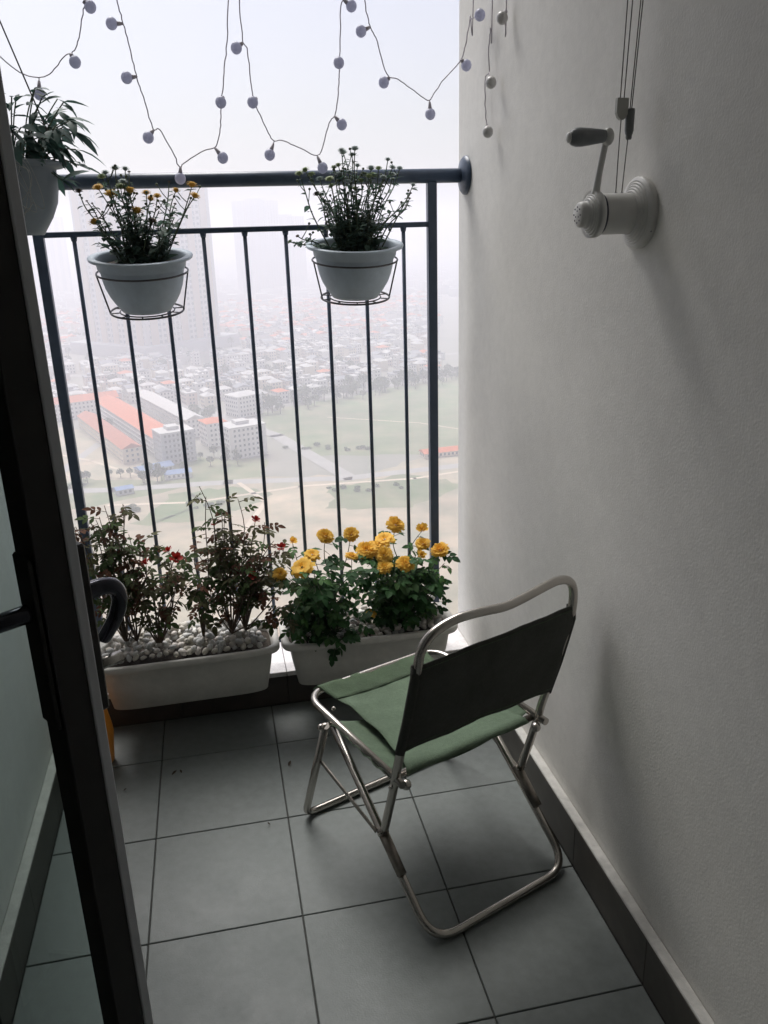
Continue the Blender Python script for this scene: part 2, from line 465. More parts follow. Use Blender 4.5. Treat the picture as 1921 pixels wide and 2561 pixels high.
def fill_pebbles(t, M, heap):
    rows, cols = 7, 21
    n = 0
    for i in range(rows):
        for j in range(cols):
            fx = -.208+.416*(j+.5*(i % 2))/cols+rnd(-.005, .005); fy = -.064+.128*(i+.5)/rows+rnd(-.004, .004)
            r = rnd(.0088, .0128)
            z = .124+r*.35+heap(fx, fy)+rnd(0, .004)
            mm = M @ Matrix.Translation((fx, fy, z)) @ Euler((rnd(-.7, .7), rnd(-.7, .7), rnd(0, 6.28))).to_matrix().to_4x4() @ Matrix.Diagonal((r, r, r, 1))
            link_mesh('pebble', random.choice(pebs), t, mm); n += 1
    for q in range(110):
        fx, fy = rnd(-.205, .205), rnd(-.055, .066); h = heap(fx, fy)
        r = rnd(.0085, .0125)
        mm = M @ Matrix.Translation((fx, fy, .124+r*1.4+h+rnd(0, .006))) @ Euler((rnd(-.7, .7), rnd(-.7, .7), rnd(0, 6.28))).to_matrix().to_4x4() @ Matrix.Diagonal((r, r, r, 1))
        link_mesh('pebble', random.choice(pebs), t, mm)
pl1, M1 = planter(-.140, 2.064, 'white plastic planter of white pebbles holding the red rose bushes', R(.6))
pl2, M2 = planter(.357, 2.060, 'white plastic planter of white pebbles holding the yellow rose bushes', R(-1.0))
fill_pebbles(pl1, M1, lambda x, y: .012+.018*max(0, (y+.05)/.12)+.010*math.exp(-((x+.1)/.1)**2))
fill_pebbles(pl2, M2, lambda x, y: .004+.016*max(0, (y+.05)/.12)+.012*math.exp(-((x-.19)/.06)**2))

# ------------------------------------------------------------------ leaves and flowers
def leaf_shape(mb, base, dirv, nor, L, W, fold=.25, curl=.2):
    dirv = dirv.normalized(); side = dirv.cross(nor).normalized(); nor = side.cross(dirv)
    prof = [(0, .05), (.22, .75), (.5, 1.0), (.78, .62), (1, 0.02)]
    k0 = len(mb.v)
    for t, w in prof:
        c = base+dirv*(L*t)-nor*(curl*L*t*t)
        mb.v += [c+side*(W*w*.5)+nor*(fold*W*w*.5), c, c-side*(W*w*.5)+nor*(fold*W*w*.5)]
    for i in range(len(prof)-1):
        a = k0+3*i
        mb.f += [(a, a+1, a+4, a+3), (a+1, a+2, a+5, a+4)]; mb.m += [mb.mi]*2; mb.sm += [True]*2
def compound_leaf(leaflet, wid, n5, name, material, stemmat):
    mb = MB(); mb.mi = 0
    L = leaflet
    z = Vector((0, 0, 1))
    leaf_shape(mb, Vector((L*1.5, 0, -L*.12)), Vector((1, 0, rnd(-.3, 0))), z, L*1.15, wid*1.1, curl=rnd(.1, .35))
    for q in range(n5):
        px = L*(1.25-.62*q)
        for sgn in (-1, 1):
            leaf_shape(mb, Vector((px, 0, -px*.05)), Vector((.55, sgn*rnd(.75, 1), rnd(-.25, .1))), z+Vector((0, -sgn*.2, 0)), L*rnd(.8, 1)*(1-.12*q), wid*rnd(.8, 1)*(1-.1*q), curl=rnd(.05, .3))
    mb.mi = 1
    mb.tube([(0, 0, 0), (L*.8, 0, -L*.02), (L*1.55, 0, -L*.12)], [L*.045, L*.035, L*.02], 4, caps=False)
    return mb.mesh(name, [material, stemmat])
ROSE_LEAVES = [compound_leaf(rnd(.017, .023), rnd(.0105, .014), 2, 'leaf', LEAFR[i % 3], STEM) for i in range(7)]
YROSE_LEAVES = [compound_leaf(rnd(.022, .028), rnd(.015, .020), random.choice((1, 2, 2)), 'leaf', LEAFY[i % 3], STEMG) for i in range(7)]

def rose_flower(rad, rings, name, material):
    mb = MB()
    for ri, (cnt, rr, tilt, ht, pw) in enumerate(rings):
        for k in range(cnt):
            a0 = 2*PI*(k+rnd(-.2, .2))/cnt+ri*.7
            wv = pw*rnd(.85, 1.15)
            tl = tilt+rnd(-.12, .12)
            hh = ht*rnd(.85, 1.1)
            def fn(u, v):
                s_ = (v-.5)
                wid = wv*math.sin(PI*(.18+.72*u))**.7
                an = a0+s_*wid
                out = rr*(.35+.65*u)+math.sin(tl)*hh*u
                zz = math.cos(tl)*hh*u-.12*hh*u**3*(1+2*math.sin(tl))
                out += .10*rad*math.sin(u*2.5+k)*abs(s_)*2*u+rnd(-.03, .03)*rad*u
                zz += rnd(-.03, .03)*rad*u
                return (out*math.cos(an), out*math.sin(an), zz)
            mb.grid(fn, 3, 4)
    me = mb.mesh(name, material)
    return me
def yellow_rings(r):
    return [(8, .04*r, .12, .66*r, 1.1), (11, .16*r, .30, .72*r, .85), (13, .27*r, .55, .74*r, .72), (15, .35*r, .85, .72*r, .62), (16, .39*r, 1.18, .68*r, .58), (15, .38*r, 1.5, .62*r, .58), (12, .34*r, 1.85, .55*r, .62)]
YFLOW = [rose_flower(1, yellow_rings(1), 'flower', YEL) for _ in range(4)]
YFLOW += [rose_flower(1, [(5, .04, .08, .9, 1.8), (6, .18, .22, .95, 1.5), (7, .30, .42, .95, 1.2)], 'flower', YEL), rose_flower(1, [(6, .05, .3, .5, 1.6), (8, .3, .9, .62, 1.2), (9, .42, 1.35, .62, 1.0), (7, .4, 1.8, .6, .9)], 'flower', YEL)]
RFLOW = [rose_flower(1, [(4, .04, .1, 1.2, 2.0), (5, .2, .25, 1.25, 1.6), (5, .35, .6, 1.2, 1.3)], 'flower', RED) for _ in range(2)]

def stem_path(b, t, bow=.02):
    b, t = Vector(b), Vector(t)
    mid = b.lerp(t, .45)+Vector((rnd(-bow, bow), rnd(-bow, bow), bow*.4))
    q = b.lerp(t, .78)+Vector((rnd(-bow, bow)*.6, rnd(-bow, bow)*.6, 0))
    return smooth_path([b, mid, q, t], 4)
def place_leaf(me, parent, p, outdir, sc):
    d = Vector(outdir).normalized()
    z = Vector((rnd(-.35, .35), rnd(-.6, .1), 1)).normalized()
    y = z.cross(d).normalized(); z = d.cross(y)
    mm = Matrix((d, y, z)).transposed().to_4x4() @ Matrix.Diagonal((sc, sc, sc, 1))
    mm.translation = p
    return link_mesh('leaf', me, parent, mm)

def rose_bush(label, group, cat, bases, tips, flowers, leaves, fl_meshes, per_stem, stemmat, start=.32, fsize=.026, leafscale=1.0, name='rose_bush', sepal=None, low=None):
    c = sum((Vector(b) for b in bases), Vector())/len(bases)
    t = thing(name, c, label, cat, group)
    mb = MB()
    paths = []
    for (tp, sz) in [(f[:3], f[3] if len(f) > 3 else fsize) for f in flowers]+[(q, 0) for q in tips]:
        b = min(bases, key=lambda q: (Vector(q)-Vector(tp)).length+rnd(0, .05))
        P = stem_path(b, tp, .024)
        n = len(P)
        mb.tube(P, [.0021*(1-.6*i/(n-1)) for i in range(n)], 5)
        paths.append((P, sz))
    mb.build('stems', stemmat, t)
    nl = 0
    for P, sz in paths:
        n = len(P)
        for k in range(per_stem):
            f = start+(1-start)*(k+rnd(0, .9))/per_stem
            if sz: f = min(f, .93)
            i = min(int(f*(n-1)), n-2); q = P[i].lerp(P[i+1], f*(n-1)-i)
            a = rnd(0, 2*PI)
            o = Vector((math.cos(a), math.sin(a)*.8-.15, rnd(-.45, .45)))
            if nl < 298:
                place_leaf(random.choice(leaves), t, q, o, rnd(.75, 1.2)*leafscale); nl += 1
    if low:
        for (bx, r0, cnt) in low:
            for k in range(cnt):
                if nl >= 298: break
                p = Vector(bx)+Vector((rnd(-1, 1)*r0[0], rnd(-1, 1)*r0[1], rnd(-1, 1)*r0[2]))
                place_leaf(random.choice(leaves), t, p, Vector((rnd(-1, 1), rnd(-1, .5), rnd(-.9, .2))), rnd(.7, 1.15)*leafscale); nl += 1
    for (P, sz) in paths:
        if not sz: continue
        tip = P[-1]; d = (P[-1]-P[-2]).normalized()
        face = (Vector((rnd(-.55, .55), -.5+rnd(-.5, .45), .85))+d*.3).normalized(); sz *= rnd(.86, 1.12)
        q = face.to_track_quat('Z', 'Y').to_matrix().to_4x4() @ Matrix.Rotation(rnd(0, 6), 4, 'Z') @ Matrix.Diagonal((sz, sz, sz*.95, 1))
        q.translation = tip
        link_mesh('flower', random.choice(fl_meshes), t, q)
    return t

# red rose bushes (left planter)
def scatter(box, n, pw=1.0):
    (x0, x1), (y0, y1), (z0, z1) = box
    return [(rnd(x0, x1), rnd(y0, y1), z0+(z1-z0)*random.random()**pw) for _ in range(n)]
gr = 'rose bushes in the long planters'
rose_bush('bare stemmed bronze leaved rose bush beside the door handle with red buds', gr, 'rose bush',
          [(-.268, 2.07, .27), (-.293, 2.06, .27), (-.209, 2.03, .265)],
          scatter(((-.38, -.17), (1.99, 2.13), (.46, .63)), 17)+scatter(((-.38, -.10), (1.99, 2.12), (.34, .52)), 15)+[(-.30, 2.06, .66), (-.325, 2.06, .625), (-.255, 2.06, .66), (-.25, 2.07, .65), (-.12, 2.04, .42), (-.14, 2.05, .46)],
          [(-.142, 2.02, .513, .017), (-.157, 2.05, .525, .012), (-.212, 2.0, .516, .013)], ROSE_LEAVES, RFLOW, 6, STEM, .40, leafscale=1.0, low=[((-.27, 2.04, .50), (.10, .06, .09), 45), ((-.17, 2.04, .42), (.08, .06, .07), 45)])
rose_bush('tallest bronze leaved rose bush with a long top shoot in the middle of the ledge', gr, 'rose bush',
          [(-.019, 2.06, .265), (.019, 2.07, .265), (-.094, 2.05, .262)],
          scatter(((-.13, .13), (1.98, 2.13), (.36, .56)), 24)+scatter(((-.05, .08), (2.0, 2.12), (.5, .63)), 8)+[(-.064, 2.06, .689), (-.05, 2.06, .66), (.0, 2.1, .63), (.03, 2.08, .64), (.13, 2.0, .36), (.15, 2.0, .33), (.14, 2.02, .42)],
          [(.07, 2.08, .575, .014), (.131, 2.04, .507, .012), (.048, 2.0, .451, .011), (-.036, 2.05, .583, .008)], ROSE_LEAVES, RFLOW, 6, STEM, .33, leafscale=1.0, low=[((.02, 2.03, .42), (.13, .06, .10), 60)])
# yellow rose bushes (right planter)
ya = [(.256, 2.1, .506, .026), (.327, 2.1, .503, .022), (.213, 2.06, .472, .022), (.178, 2.0, .464, .033), (.119, 2.0, .45, .021), (.165, 2.1, .497, .019), (.314, 2.02, .471, .020)]
yb_ = [(.458, 2.12, .511, .030), (.534, 2.12, .485, .023), (.417, 2.08, .487, .026), (.525, 2.08, .462, .025), (.574, 2.08, .438, .024), (.507, 2.04, .443, .024), (.455, 2.0, .441, .028), (.404, 2.03, .461, .024), (.398, 2.0, .438, .023), (.36, 2.05, .472, .029), (.385, 2.07, .472, .022), (.358, 2.0, .305, .015)]
rose_bush('dark green rose bush with yellow blooms, nearer the gap between the planters', gr, 'rose bush',
          [(.235, 2.05, .25), (.262, 2.06, .25), (.25, 2.03, .25)],
          scatter(((.14, .33), (1.98, 2.13), (.33, .46)), 16)+scatter(((.13, .31), (1.975, 2.06), (.26, .37)), 10),
          ya, YROSE_LEAVES, YFLOW, 5, STEMG, .3, low=[((.235, 2.03, .34), (.085, .05, .075), 80), ((.245, 1.99, .245), (.025, .012, .025), 10)])
rose_bush('dark green rose bush crowded with yellow blooms, nearer the right wall', gr, 'rose bush',
          [(.432, 2.05, .25), (.415, 2.06, .25), (.455, 2.04, .25)],
          scatter(((.34, .55), (1.98, 2.13), (.32, .44)), 18)+scatter(((.36, .54), (1.975, 2.06), (.26, .37)), 10)+[(.585, 2.07, .40), (.59, 2.07, .35)],
          yb_, YROSE_LEAVES, YFLOW, 5, STEMG, .3, low=[((.445, 2.03, .345), (.095, .05, .075), 85)])

# ------------------------------------------------------------------ chrysanthemum pots in wire holders
def mum_head(name, m_):
    mb = MB()
    for ri, (cnt, r0, r1, z0, z1) in enumerate([(9, .1, .55, .45, .62), (12, .2, .85, .30, .48), (14, .3, 1.0, .12, .22), (12, .35, .95, .0, -.08)]):
        for k in range(cnt):
            a = 2*PI*k/cnt+ri*.3+rnd(-.1, .1); w = .9*PI/cnt
            def P(r, an, z): return (r*math.cos(an), r*math.sin(an), z)
            rr = r1*rnd(.88, 1.08)
            mb.quad(P(r0, a-w*.6, z0), P(rr*.7, a-w, z0*.5+z1*.5+.06), P(rr, a, z1), P(rr*.7, a+w, z0*.5+z1*.5+.06))
    mb.lathe([(.05, -.35), (.28, -.25), (.5, 0), (.45, .35), (.2, .55), (.02, .6)], 8)
    return mb.mesh(name, m_)
MH = {'y': mum_head('flower', MUMY), 'g': mum_head('flower', MUMG), 'p': mum_head('flower', MUMP), 'd': mum_head('flower', MUMD)}

TILT = R(8.5)        # the pots lean forward in their holders
def tilt_m(c): return Matrix.Translation(c) @ Matrix.Rotation(TILT, 4, 'X')
def pot_mesh(t, c, R0, H, m_, foot=.56):
    M = tilt_m(c) @ Matrix.Translation((0, 0, -H))
    k = R0
    prof = [(.0, .004), (k*.47, 0.004), (k*.485, 0), (k*.52, .007), (k*.60, .019), (k*.685, .036), (k*.745, .054), (k*.78, .072), (k*.80, H-.030), (k*.805, H-.027), (k*.845, H-.025), (k*.865, H-.008), (k*.99, H-.006), (k, H-.002), (k*.995, H), (k*.87, H), (k*.845, H-.004), (k*.82, H-.03)]
    MB().lathe(prof, 48, M).build('pot', m_, t)
    s = MB().lathe([(.0, H-.018), (k*.4, H-.014), (k*.835, H-.022)], 24, M); s.build('soil', SOIL, t)
def holder(c, dr, db, label):
    T = tilt_m(c)
    t = thing('pot_holder', T @ Vector((0, 0, db)), label, 'pot holder', 'wire pot holders on the railing')
    def ring(r, z, w=.0022, name='ring'):
        return MB().tube([T @ Vector((r*math.cos(2*PI*k/36), r*math.sin(2*PI*k/36), z)) for k in range(36)], w, 6, closed=True).build(name, WIRE, t)
    ring(.102, dr); ring(.083, db, .0024); ring(.062, db, .0016)
    for k in range(10):
        a = 2*PI*k/10+.2
        MB().tube([T @ Vector((.060*math.cos(a), .060*math.sin(a), db)), T @ Vector((.083*math.cos(a), .083*math.sin(a), db))], .0014, 5).build('spoke', WIRE, t)
    for a in (R(-8), R(188), R(70), R(110)):
        MB().tube([T @ Vector((.102*math.cos(a), .102*math.sin(a), dr)), T @ Vector((.083*math.cos(a), .083*math.sin(a), db))], .002, 6).build('rod', WIRE, t)
    for sx in (-.045, .045):
        q = T @ Vector((sx, math.sqrt(.102**2-sx**2), dr)); X = q.x
        MB().tube(rounded([q, (X, q.y+.010, q.z+.03), (X, YR-.012, ZL-.02), (X, YR-.011, ZL+.012), (X, YR+.012, ZL+.012), (X, YR+.012, ZL-.03)], .006, 4), .002, 6).build('hook', WIRE, t)
def mum_plant(c, heads, label, nfill):
    t = thing('chrysanthemum', c, label, 'chrysanthemum', 'chrysanthemums hung on the railing')
    cx, cy, cz = c
    heads = [(x, z, k_, sz*1.22) for (x, z, k_, sz) in heads]
    st, lf = MB(), MB()
    allp = []
    for (x, z, kind, sz) in heads:
        y = cy+rnd(-.05, .06)
        a, r_ = rnd(0, 6.28), .06*math.sqrt(random.random())
        b = Vector((cx+.35*(x-cx)+.3*r_*math.cos(a), cy+r_*math.sin(a)*.8, cz))
        P = stem_path(b, (x, y, z), .010); n = len(P)
        st.tube(P, [.0019*(1-.45*i/(n-1)) for i in range(n)], 5); allp.append((P, kind, sz))
        for q in range(random.choice((1, 2))):          # side twig with a bud
            i = random.randint(n//2, n-3); e = P[i]+Vector((rnd(-.025, .025), rnd(-.02, .02), rnd(.012, .035)))
            st.tube([P[i], P[i].lerp(e, .5)+Vector((0, 0, -.003)), e], [.0011, .001, .0009], 4)
            st.sphere(e, (.0032, .0032, .003), 6, 4)
    for k in range(nfill):
        a, r_ = rnd(0, 6.28), math.sqrt(random.random())
        b = Vector((cx+.05*r_*math.cos(a), cy+.05*r_*math.sin(a), cz)); e = b+Vector((rnd(-.06, .06), rnd(-.05, .05), rnd(.035, .125)))
        P = stem_path(b, e, .006); st.tube(P, .0012, 4); allp.append((P, None, 0))
    for (P, kind, sz) in allp:
        n = len(P)
        for k in range(15 if kind else 16):
            f = rnd(.02, .92)**(1.15 if kind else .9); i = min(int(f*(n-1)), n-2)
            a = rnd(0, 6.28)
            L = rnd(.013, .027)*(1.2-.5*f)
            leaf_shape(lf, P[i].lerp(P[i+1], .5), Vector((math.cos(a), math.sin(a), rnd(-.3, .7))), Vector((rnd(-.4, .4), rnd(-.5, .4), 1)), L, L*rnd(.42, .65), curl=rnd(0, .5))
    st.build('stems', STEMG, t)
    o = lf.build('leaves', LEAFM, t); o['kind'] = 'stuff'
    for (P, kind, sz) in allp:
        if not kind: continue
        d = (P[-1]-P[-2]).normalized(); face = (d+Vector((rnd(-.2, .2), rnd(-.3, .1), .9))).normalized()
        q = face.to_track_quat('Z', 'Y').to_matrix().to_4x4() @ Matrix.Diagonal((sz, sz, sz*.9, 1)); q.translation = P[-1]
        link_mesh('flower', MH[kind], t, q)
c1 = (-.1385, 2.026, 1.2535); c2 = (.3545, 2.026, 1.2635)
for c, lab in ((c1, 'pale grey round plastic pot of yellow flowering chrysanthemums'), (c2, 'pale grey round plastic pot of budding chrysanthemums near the right wall')):
    t = thing('flower_pot', (c[0], c[1], c[2]-.122), lab, 'flower pot', 'round pots hung on the railing')
    pot_mesh(t, c, .116, .122, POT)
holder(c1, -.036, -.1245, 'thin wire holder under the pot of yellow flowering chrysanthemums')
holder(c2, -.036, -.1245, 'thin wire holder under the pot of budding chrysanthemums')
h1 = [(-.213, 1.398, 'y', .0115), (-.185, 1.383, 'y', .014), (-.143, 1.389, 'y', .013), (-.162, 1.398, 'g', .010), (-.111, 1.385, 'y', .010), (-.104, 1.373, 'y', .011), (-.088, 1.378, 'y', .009), (-.046, 1.389, 'y', .010), (-.01, 1.4, 'y', .0125), (-.006, 1.375, 'y', .0115), (-.133, 1.347, 'y', .014), (-.223, 1.326, 'y', .0125), (-.247, 1.389, 'd', .008), (-.17, 1.436, 'p', .0095), (-.152, 1.437, 'p', .009), (-.205, 1.422, 'g', .010), (-.142, 1.429, 'd', .004), (-.155, 1.407, 'p', .009), (-.188, 1.425, 'p', .008), (-.102, 1.326, 'd', .009), (-.06, 1.41, 'd', .004), (-.235, 1.37, 'd', .003), (-.225, 1.365, 'd', .003), (-.05, 1.36, 'd', .004)]
h2k = 'pppppgggggpppppppppggpggpdgggppgd'
h2 = [(.324, 1.463), (.342, 1.465), (.359, 1.468), (.353, 1.456), (.436, 1.445), (.252, 1.429), (.23, 1.418), (.265, 1.419), (.315, 1.432), (.324, 1.436), (.367, 1.434), (.4, 1.428), (.475, 1.429), (.323, 1.416), (.344, 1.419), (.369, 1.413), (.426, 1.407), (.446, 1.428), (.447, 1.413), (.296, 1.404), (.311, 1.394), (.336, 1.399), (.374, 1.401), (.425, 1.43), (.502, 1.391), (.274, 1.376), (.359, 1.385), (.391, 1.41), (.412, 1.415), (.284, 1.409), (.283, 1.345)]
mum_plant((c1[0], c1[1], c1[2]-.016), h1, 'chrysanthemum in the left round pot with open yellow flowers', 44)
mum_plant((c2[0], c2[1], c2[2]-.016), [(x, z, h2k[i], rnd(.0075, .0105)) for i, (x, z) in enumerate(h2)]+[(.205, 1.272, 'g', .006), (.215, 1.285, 'd', .004), (.225, 1.268, 'd', .004), (.48, 1.36, 'd', .004), (.488, 1.372, 'd', .004)], 'chrysanthemum in the right round pot, all pale green buds', 56)

# ------------------------------------------------------------------ hanging grey pot at the left
hp = (-.385, 1.995, 1.448)
t = thing('hanging_pot', (hp[0], hp[1], 1.303), 'grey hanging basket pot at the left edge above the railing', 'hanging pot')
M = Matrix.Translation((hp[0], hp[1], 1.303))
k = .112
MB().lathe([(0, .003), (.050, .003), (.053, 0), (.058, .008), (.076, .035), (.090, .065), (.0945, .09), (.096, .128), (.097, .134), (.110, .1345), (.113, .137), (.113, .143), (.110, .146), (.098, .146), (.094, .141), (.092, .12)], 48, M).build('pot', POTG, t)
MB().lathe([(0, .128), (.05, .130), (.093, .122)], 24, M).build('soil', SOIL, t)
apex = Vector((-.398, 1.995, 1.86))
for a in (R(-5), R(115), R(235)):
    e = Vector((hp[0]+.108*math.cos(a), hp[1]+.108*math.sin(a), 1.452))
    MB().tube([apex, e.lerp(apex, .1), e], .0016, 5).build('hanger_wire', CORD, t)
    MB().tube(rounded([e+Vector((-.012*math.cos(a), -.012*math.sin(a), -.01)), e+Vector((-.008*math.cos(a), -.008*math.sin(a), .022)), e+Vector((.006*math.cos(a), .006*math.sin(a), .02)), e+Vector((.012*math.cos(a), .012*math.sin(a), -.012))], .008, 4), .0014, 5).build('clip', WIRE, t)
MB().tube([apex, (apex.x, apex.y, 2.85)], .0018, 5).build('hanger_wire', CORD, t)
hpl = thing('hanging_plant', (hp[0], hp[1], 1.43), 'leafy plant with long pointed leaves spilling from the hanging grey pot', 'plant')
LONG = []
for k in range(5):
    mb = MB(); leaf_shape(mb, Vector((0, 0, 0)), Vector((1, 0, 0)), Vector((0, 0, 1)), rnd(.042, .06), rnd(.016, .023), curl=rnd(.1, .5)); LONG.append(mb.mesh('leaf', LEAFB))
st = MB()
for k in range(44):
    a = rnd(0, 6.28) if k > 14 else rnd(-.9, .9)
    rr = rnd(.02, .07)
    b = Vector((hp[0]+rr*math.cos(a), hp[1]+rr*math.sin(a), 1.43))
    reach = rnd(.03, .085)
    e = b+Vector((reach*math.cos(a), reach*math.sin(a), rnd(.05, .16)))
    if k % 4 == 0: e.z -= .07; e += Vector((.04*math.cos(a), .04*math.sin(a), 0))
    P = smooth_path([b, b.lerp(e, .5)+Vector((0, 0, .02)), e], 5)
    st.tube(P, .0014, 5)
    for q in range(6 if k < 40 else 3):
        i = random.randint(2, len(P)-1)
        an = a+rnd(-1.5, 1.5)
        place_leaf(random.choice(LONG), hpl, P[i], Vector((math.cos(an), math.sin(an), rnd(-1.1, .5))), rnd(.55, 1.1))
    place_leaf(random.choice(LONG), hpl, P[-1], Vector((math.cos(a), math.sin(a), rnd(-.6, .7))), rnd(.8, 1.2))
place_leaf(LONG[0], hpl, Vector((-.292, 1.985, 1.53)), Vector((.9, 0, .45)), 1.05)
place_leaf(LONG[1], hpl, Vector((-.285, 1.985, 1.515)), Vector((.8, -.1, -.5)), .95)
place_leaf(LONG[2], hpl, Vector((-.30, 1.985, 1.50)), Vector((.45, -.1, -.9)), 1.1)
st.build('stems', STEMG, hpl)
for k in range(9):
    x0, z0 = rnd(-.44, -.33), rnd(1.44, 1.47)
    P = smooth_path([(x0, 1.90, z0), (x0+rnd(.01, .05), 1.878, z0-.02), (x0+rnd(.02, .07), 1.872, z0-rnd(.05, .08)), (x0+rnd(.0, .06), 1.885, z0-rnd(.09, .12)), (x0+rnd(-.02, .03), 1.888, z0-rnd(.10, .12))], 5)
    MB().tube(P, .0007, 4).build('dry_stalk', ROOT, hpl)

# ------------------------------------------------------------------ string lights
sl = thing('string_lights', (.1, 2.05, 2.85), 'string of small round frosted bulbs hanging in loops before the sky', 'string lights')
Y = 2.05
p1 = [(-.398, 1.679), (-.347, 1.632), (-.315, 1.619), (-.283, 1.624), (-.246, 1.659), (-.231, 1.665), (-.216, 1.685), (-.196, 1.745), (-.185, 1.77), (-.17, 1.9), (-.16, 2.85)]
p2 = [(-.135, 2.85), (-.130, 1.9), (-.127, 1.78), (-.121, 1.729), (-.112, 1.678), (-.106, 1.627), (-.098, 1.593), (-.082, 1.52), (-.068, 1.516), (-.043, 1.468), (-.034, 1.44), (-.02, 1.449), (.023, 1.472), (.052, 1.482), (.065, 1.524), (.07, 1.557), (.08, 1.617), (.094, 1.691), (.105, 1.785), (.11, 1.9), (.113, 2.85)]
p3 = [(.121, 2.85), (.124, 1.9), (.126, 1.786), (.128, 1.695), (.137, 1.671), (.141, 1.585), (.162, 1.528), (.18, 1.493), (.201, 1.492), (.242, 1.475), (.284, 1.462), (.311, 1.528), (.326, 1.547), (.337, 1.608), (.339, 1.636), (.348, 1.759), (.359, 1.791), (.37, 1.95), (.375, 2.85)]
p4 = [(.392, 2.85), (.395, 1.95), (.4, 1.791), (.41, 1.729), (.427, 1.693), (.447, 1.628), (.474, 1.617), (.517, 1.59), (.544, 1.574), (.556, 1.585), (.583, 1.619), (.623, 1.659)]
p4w = [(.637, 2.05, 1.705), (.648, 2.06, 1.75), (.655, 2.055, 1.80), (.655, 2.02, 2.85)]
strands = [[(x, Y+.004*math.sin(9*z), z) for x, z in q] for q in (p1, p2, p3)]+[[(x, Y, z) for x, z in p4]+p4w]
strands.append([(.662, 1.94, 2.85), (.662, 1.948, 1.773), (.662, 1.957, 1.705), (.662, 1.968, 1.671), (.662, 1.963, 1.62), (.662, 1.991, 1.61), (.662, 1.982, 1.533), (.662, 1.971, 1.513)])
strands.append([(.662, 1.855, 2.85), (.662, 1.856, 1.76), (.660, 1.854, 1.722)])
pts_all = []
for q in strands:
    P = smooth_path(q, 6)
    P = [p+Vector((rnd(-.0012, .0012), rnd(-.001, .001), 0)) for p in P]
    MB().tube(P, .0013, 5).build('wire', LWIRE, sl)
    pts_all += P
bulbs = [(-.182, 1.75), (-.143, 1.72), (-.227, 1.647), (-.125, 1.618), (-.308, 1.586), (-.094, 1.5), (.113, 1.677), (.07, 1.57), (.14, 1.57), (.064, 1.457), (.17, 1.462), (-.034, 1.415), (.371, 1.762), (.391, 1.713), (.338, 1.65), (.44, 1.611), (.339, 1.524), (.549, 1.545), (.29, 1.433), (.636, 1.647)]
bulbs = [(x, Y, z, BULB) for x, z in bulbs]+[(.652, 2.002, 1.739, BULB), (.652, 1.854, 1.702, BULBW), (.652, 1.92, 1.592, BULBW), (.652, 1.937, 1.495, BULBW)]
bme = {}
for (x, y, z, mt) in bulbs:
    c = Vector((x, y, z))
    cand = [p for p in pts_all if p.z > c.z-.002] or pts_all
    a = min(cand, key=lambda p: (p-c).length)
    d = (a-c); L = max(d.length, .015); d = d.normalized() if d.length > .004 else Vector((0, 0, 1))
    if mt.name not in bme:
        bme[mt.name] = MB().sphere((0, 0, 0), (.0122, .0122, .0128), 16, 10).mesh('ball', mt)
    b = link_mesh('bulb', bme[mt.name], sl, Matrix.Translation(c))
    MB().tube([c+d*.010, c+d*.016, c+d*min(L, .026)], [.0052, .0042, .0026], 8).tube([c+d*min(L, .024), c+d*L], .0012, 5).build('socket', LWIRE, b)

# ------------------------------------------------------------------ hoist winch and cords on the right wall
wc = Vector((XR, 1.255, 1.309))
t = thing('hoist_winch', wc, 'white plastic clothes hoist winch with crank handle on the right wall', 'winch')
ax = Matrix.Translation(wc) @ Matrix.Rotation(-PI/2, 4, 'Y')      # local z points out of the wall
pr = [(.0525, .0), (.0535, .004), (.0535, .009), (.051, .011)]
for q in range(5):
    r_ = .0495-.0038*q; z_ = .0115+.0022*q
    pr += [(r_, z_), (r_-.0008, z_+.0016), (r_-.0030, z_+.0016), (r_-.0034, z_+.0004)]
pr += [(.0305, .0235)]
MB().lathe(pr, 48, ax).build('wall_plate', WINCH, t)
for a in (R(0), R(120), R(240)):
    MB().sphere(ax @ Vector((.0525*math.cos(a), .0525*math.sin(a), .0062)), .0016, 8, 5).build('screw', WINCHD, t)
MB().lathe([(.0300, .020), (.0302, .066), (.0295, .0685)], 40, ax).build('drum', WINCH, t)
MB().lathe([(.0292, .0680), (.0292, .0735)], 40, ax).build('drum_ring', WINCHD, t)
pr = [(.0295, .0725), (.0335, .0735), (.0345, .077), (.0345, .086)]
for q in range(4):
    r_ = .0335-.0032*q; z_ = .083+.0024*q
    pr += [(r_, z_), (r_-.0008, z_+.0017), (r_-.0026, z_+.0017), (r_-.0030, z_+.0005)]
pr += [(.0195, .0975), (.0185, .1035), (.0150, .1065), (0, .107)]
MB().lathe(pr, 40, ax).build('hub_cap', WINCH, t)
hd = MB()
for k in range(11):
    a, r_ = (2*PI*k/8, .0115) if k < 8 else (2*PI*k/3, .0055)
    hd.sphere(ax @ Vector((r_*math.cos(a), r_*math.sin(a), .1062)), .0016, 6, 4)
hd.build('cap_holes', WINCHD, t)
xa = XR-.080
arm = [(xa, 1.252, 1.335), (xa, 1.242, 1.368), (xa, 1.230, 1.400), (xa, 1.223, 1.413)]
MB().tube(smooth_path(arm, 5), [.0078, .007, .006, .0056, .0052, .005, .005, .005, .005, .005, .005, .005, .0052, .006, .007, .0078], 10).build('crank_arm', WINCH, t)
MB().sphere((xa+.001, 1.2215, 1.4155), (.0088, .0105, .0125), 14, 9).build('crank_knuckle', WINCH, t)
gm = Matrix.Translation((xa-.004, 1.2215, 1.4165)) @ Matrix.Rotation(-PI/2-R(2), 4, 'Y')
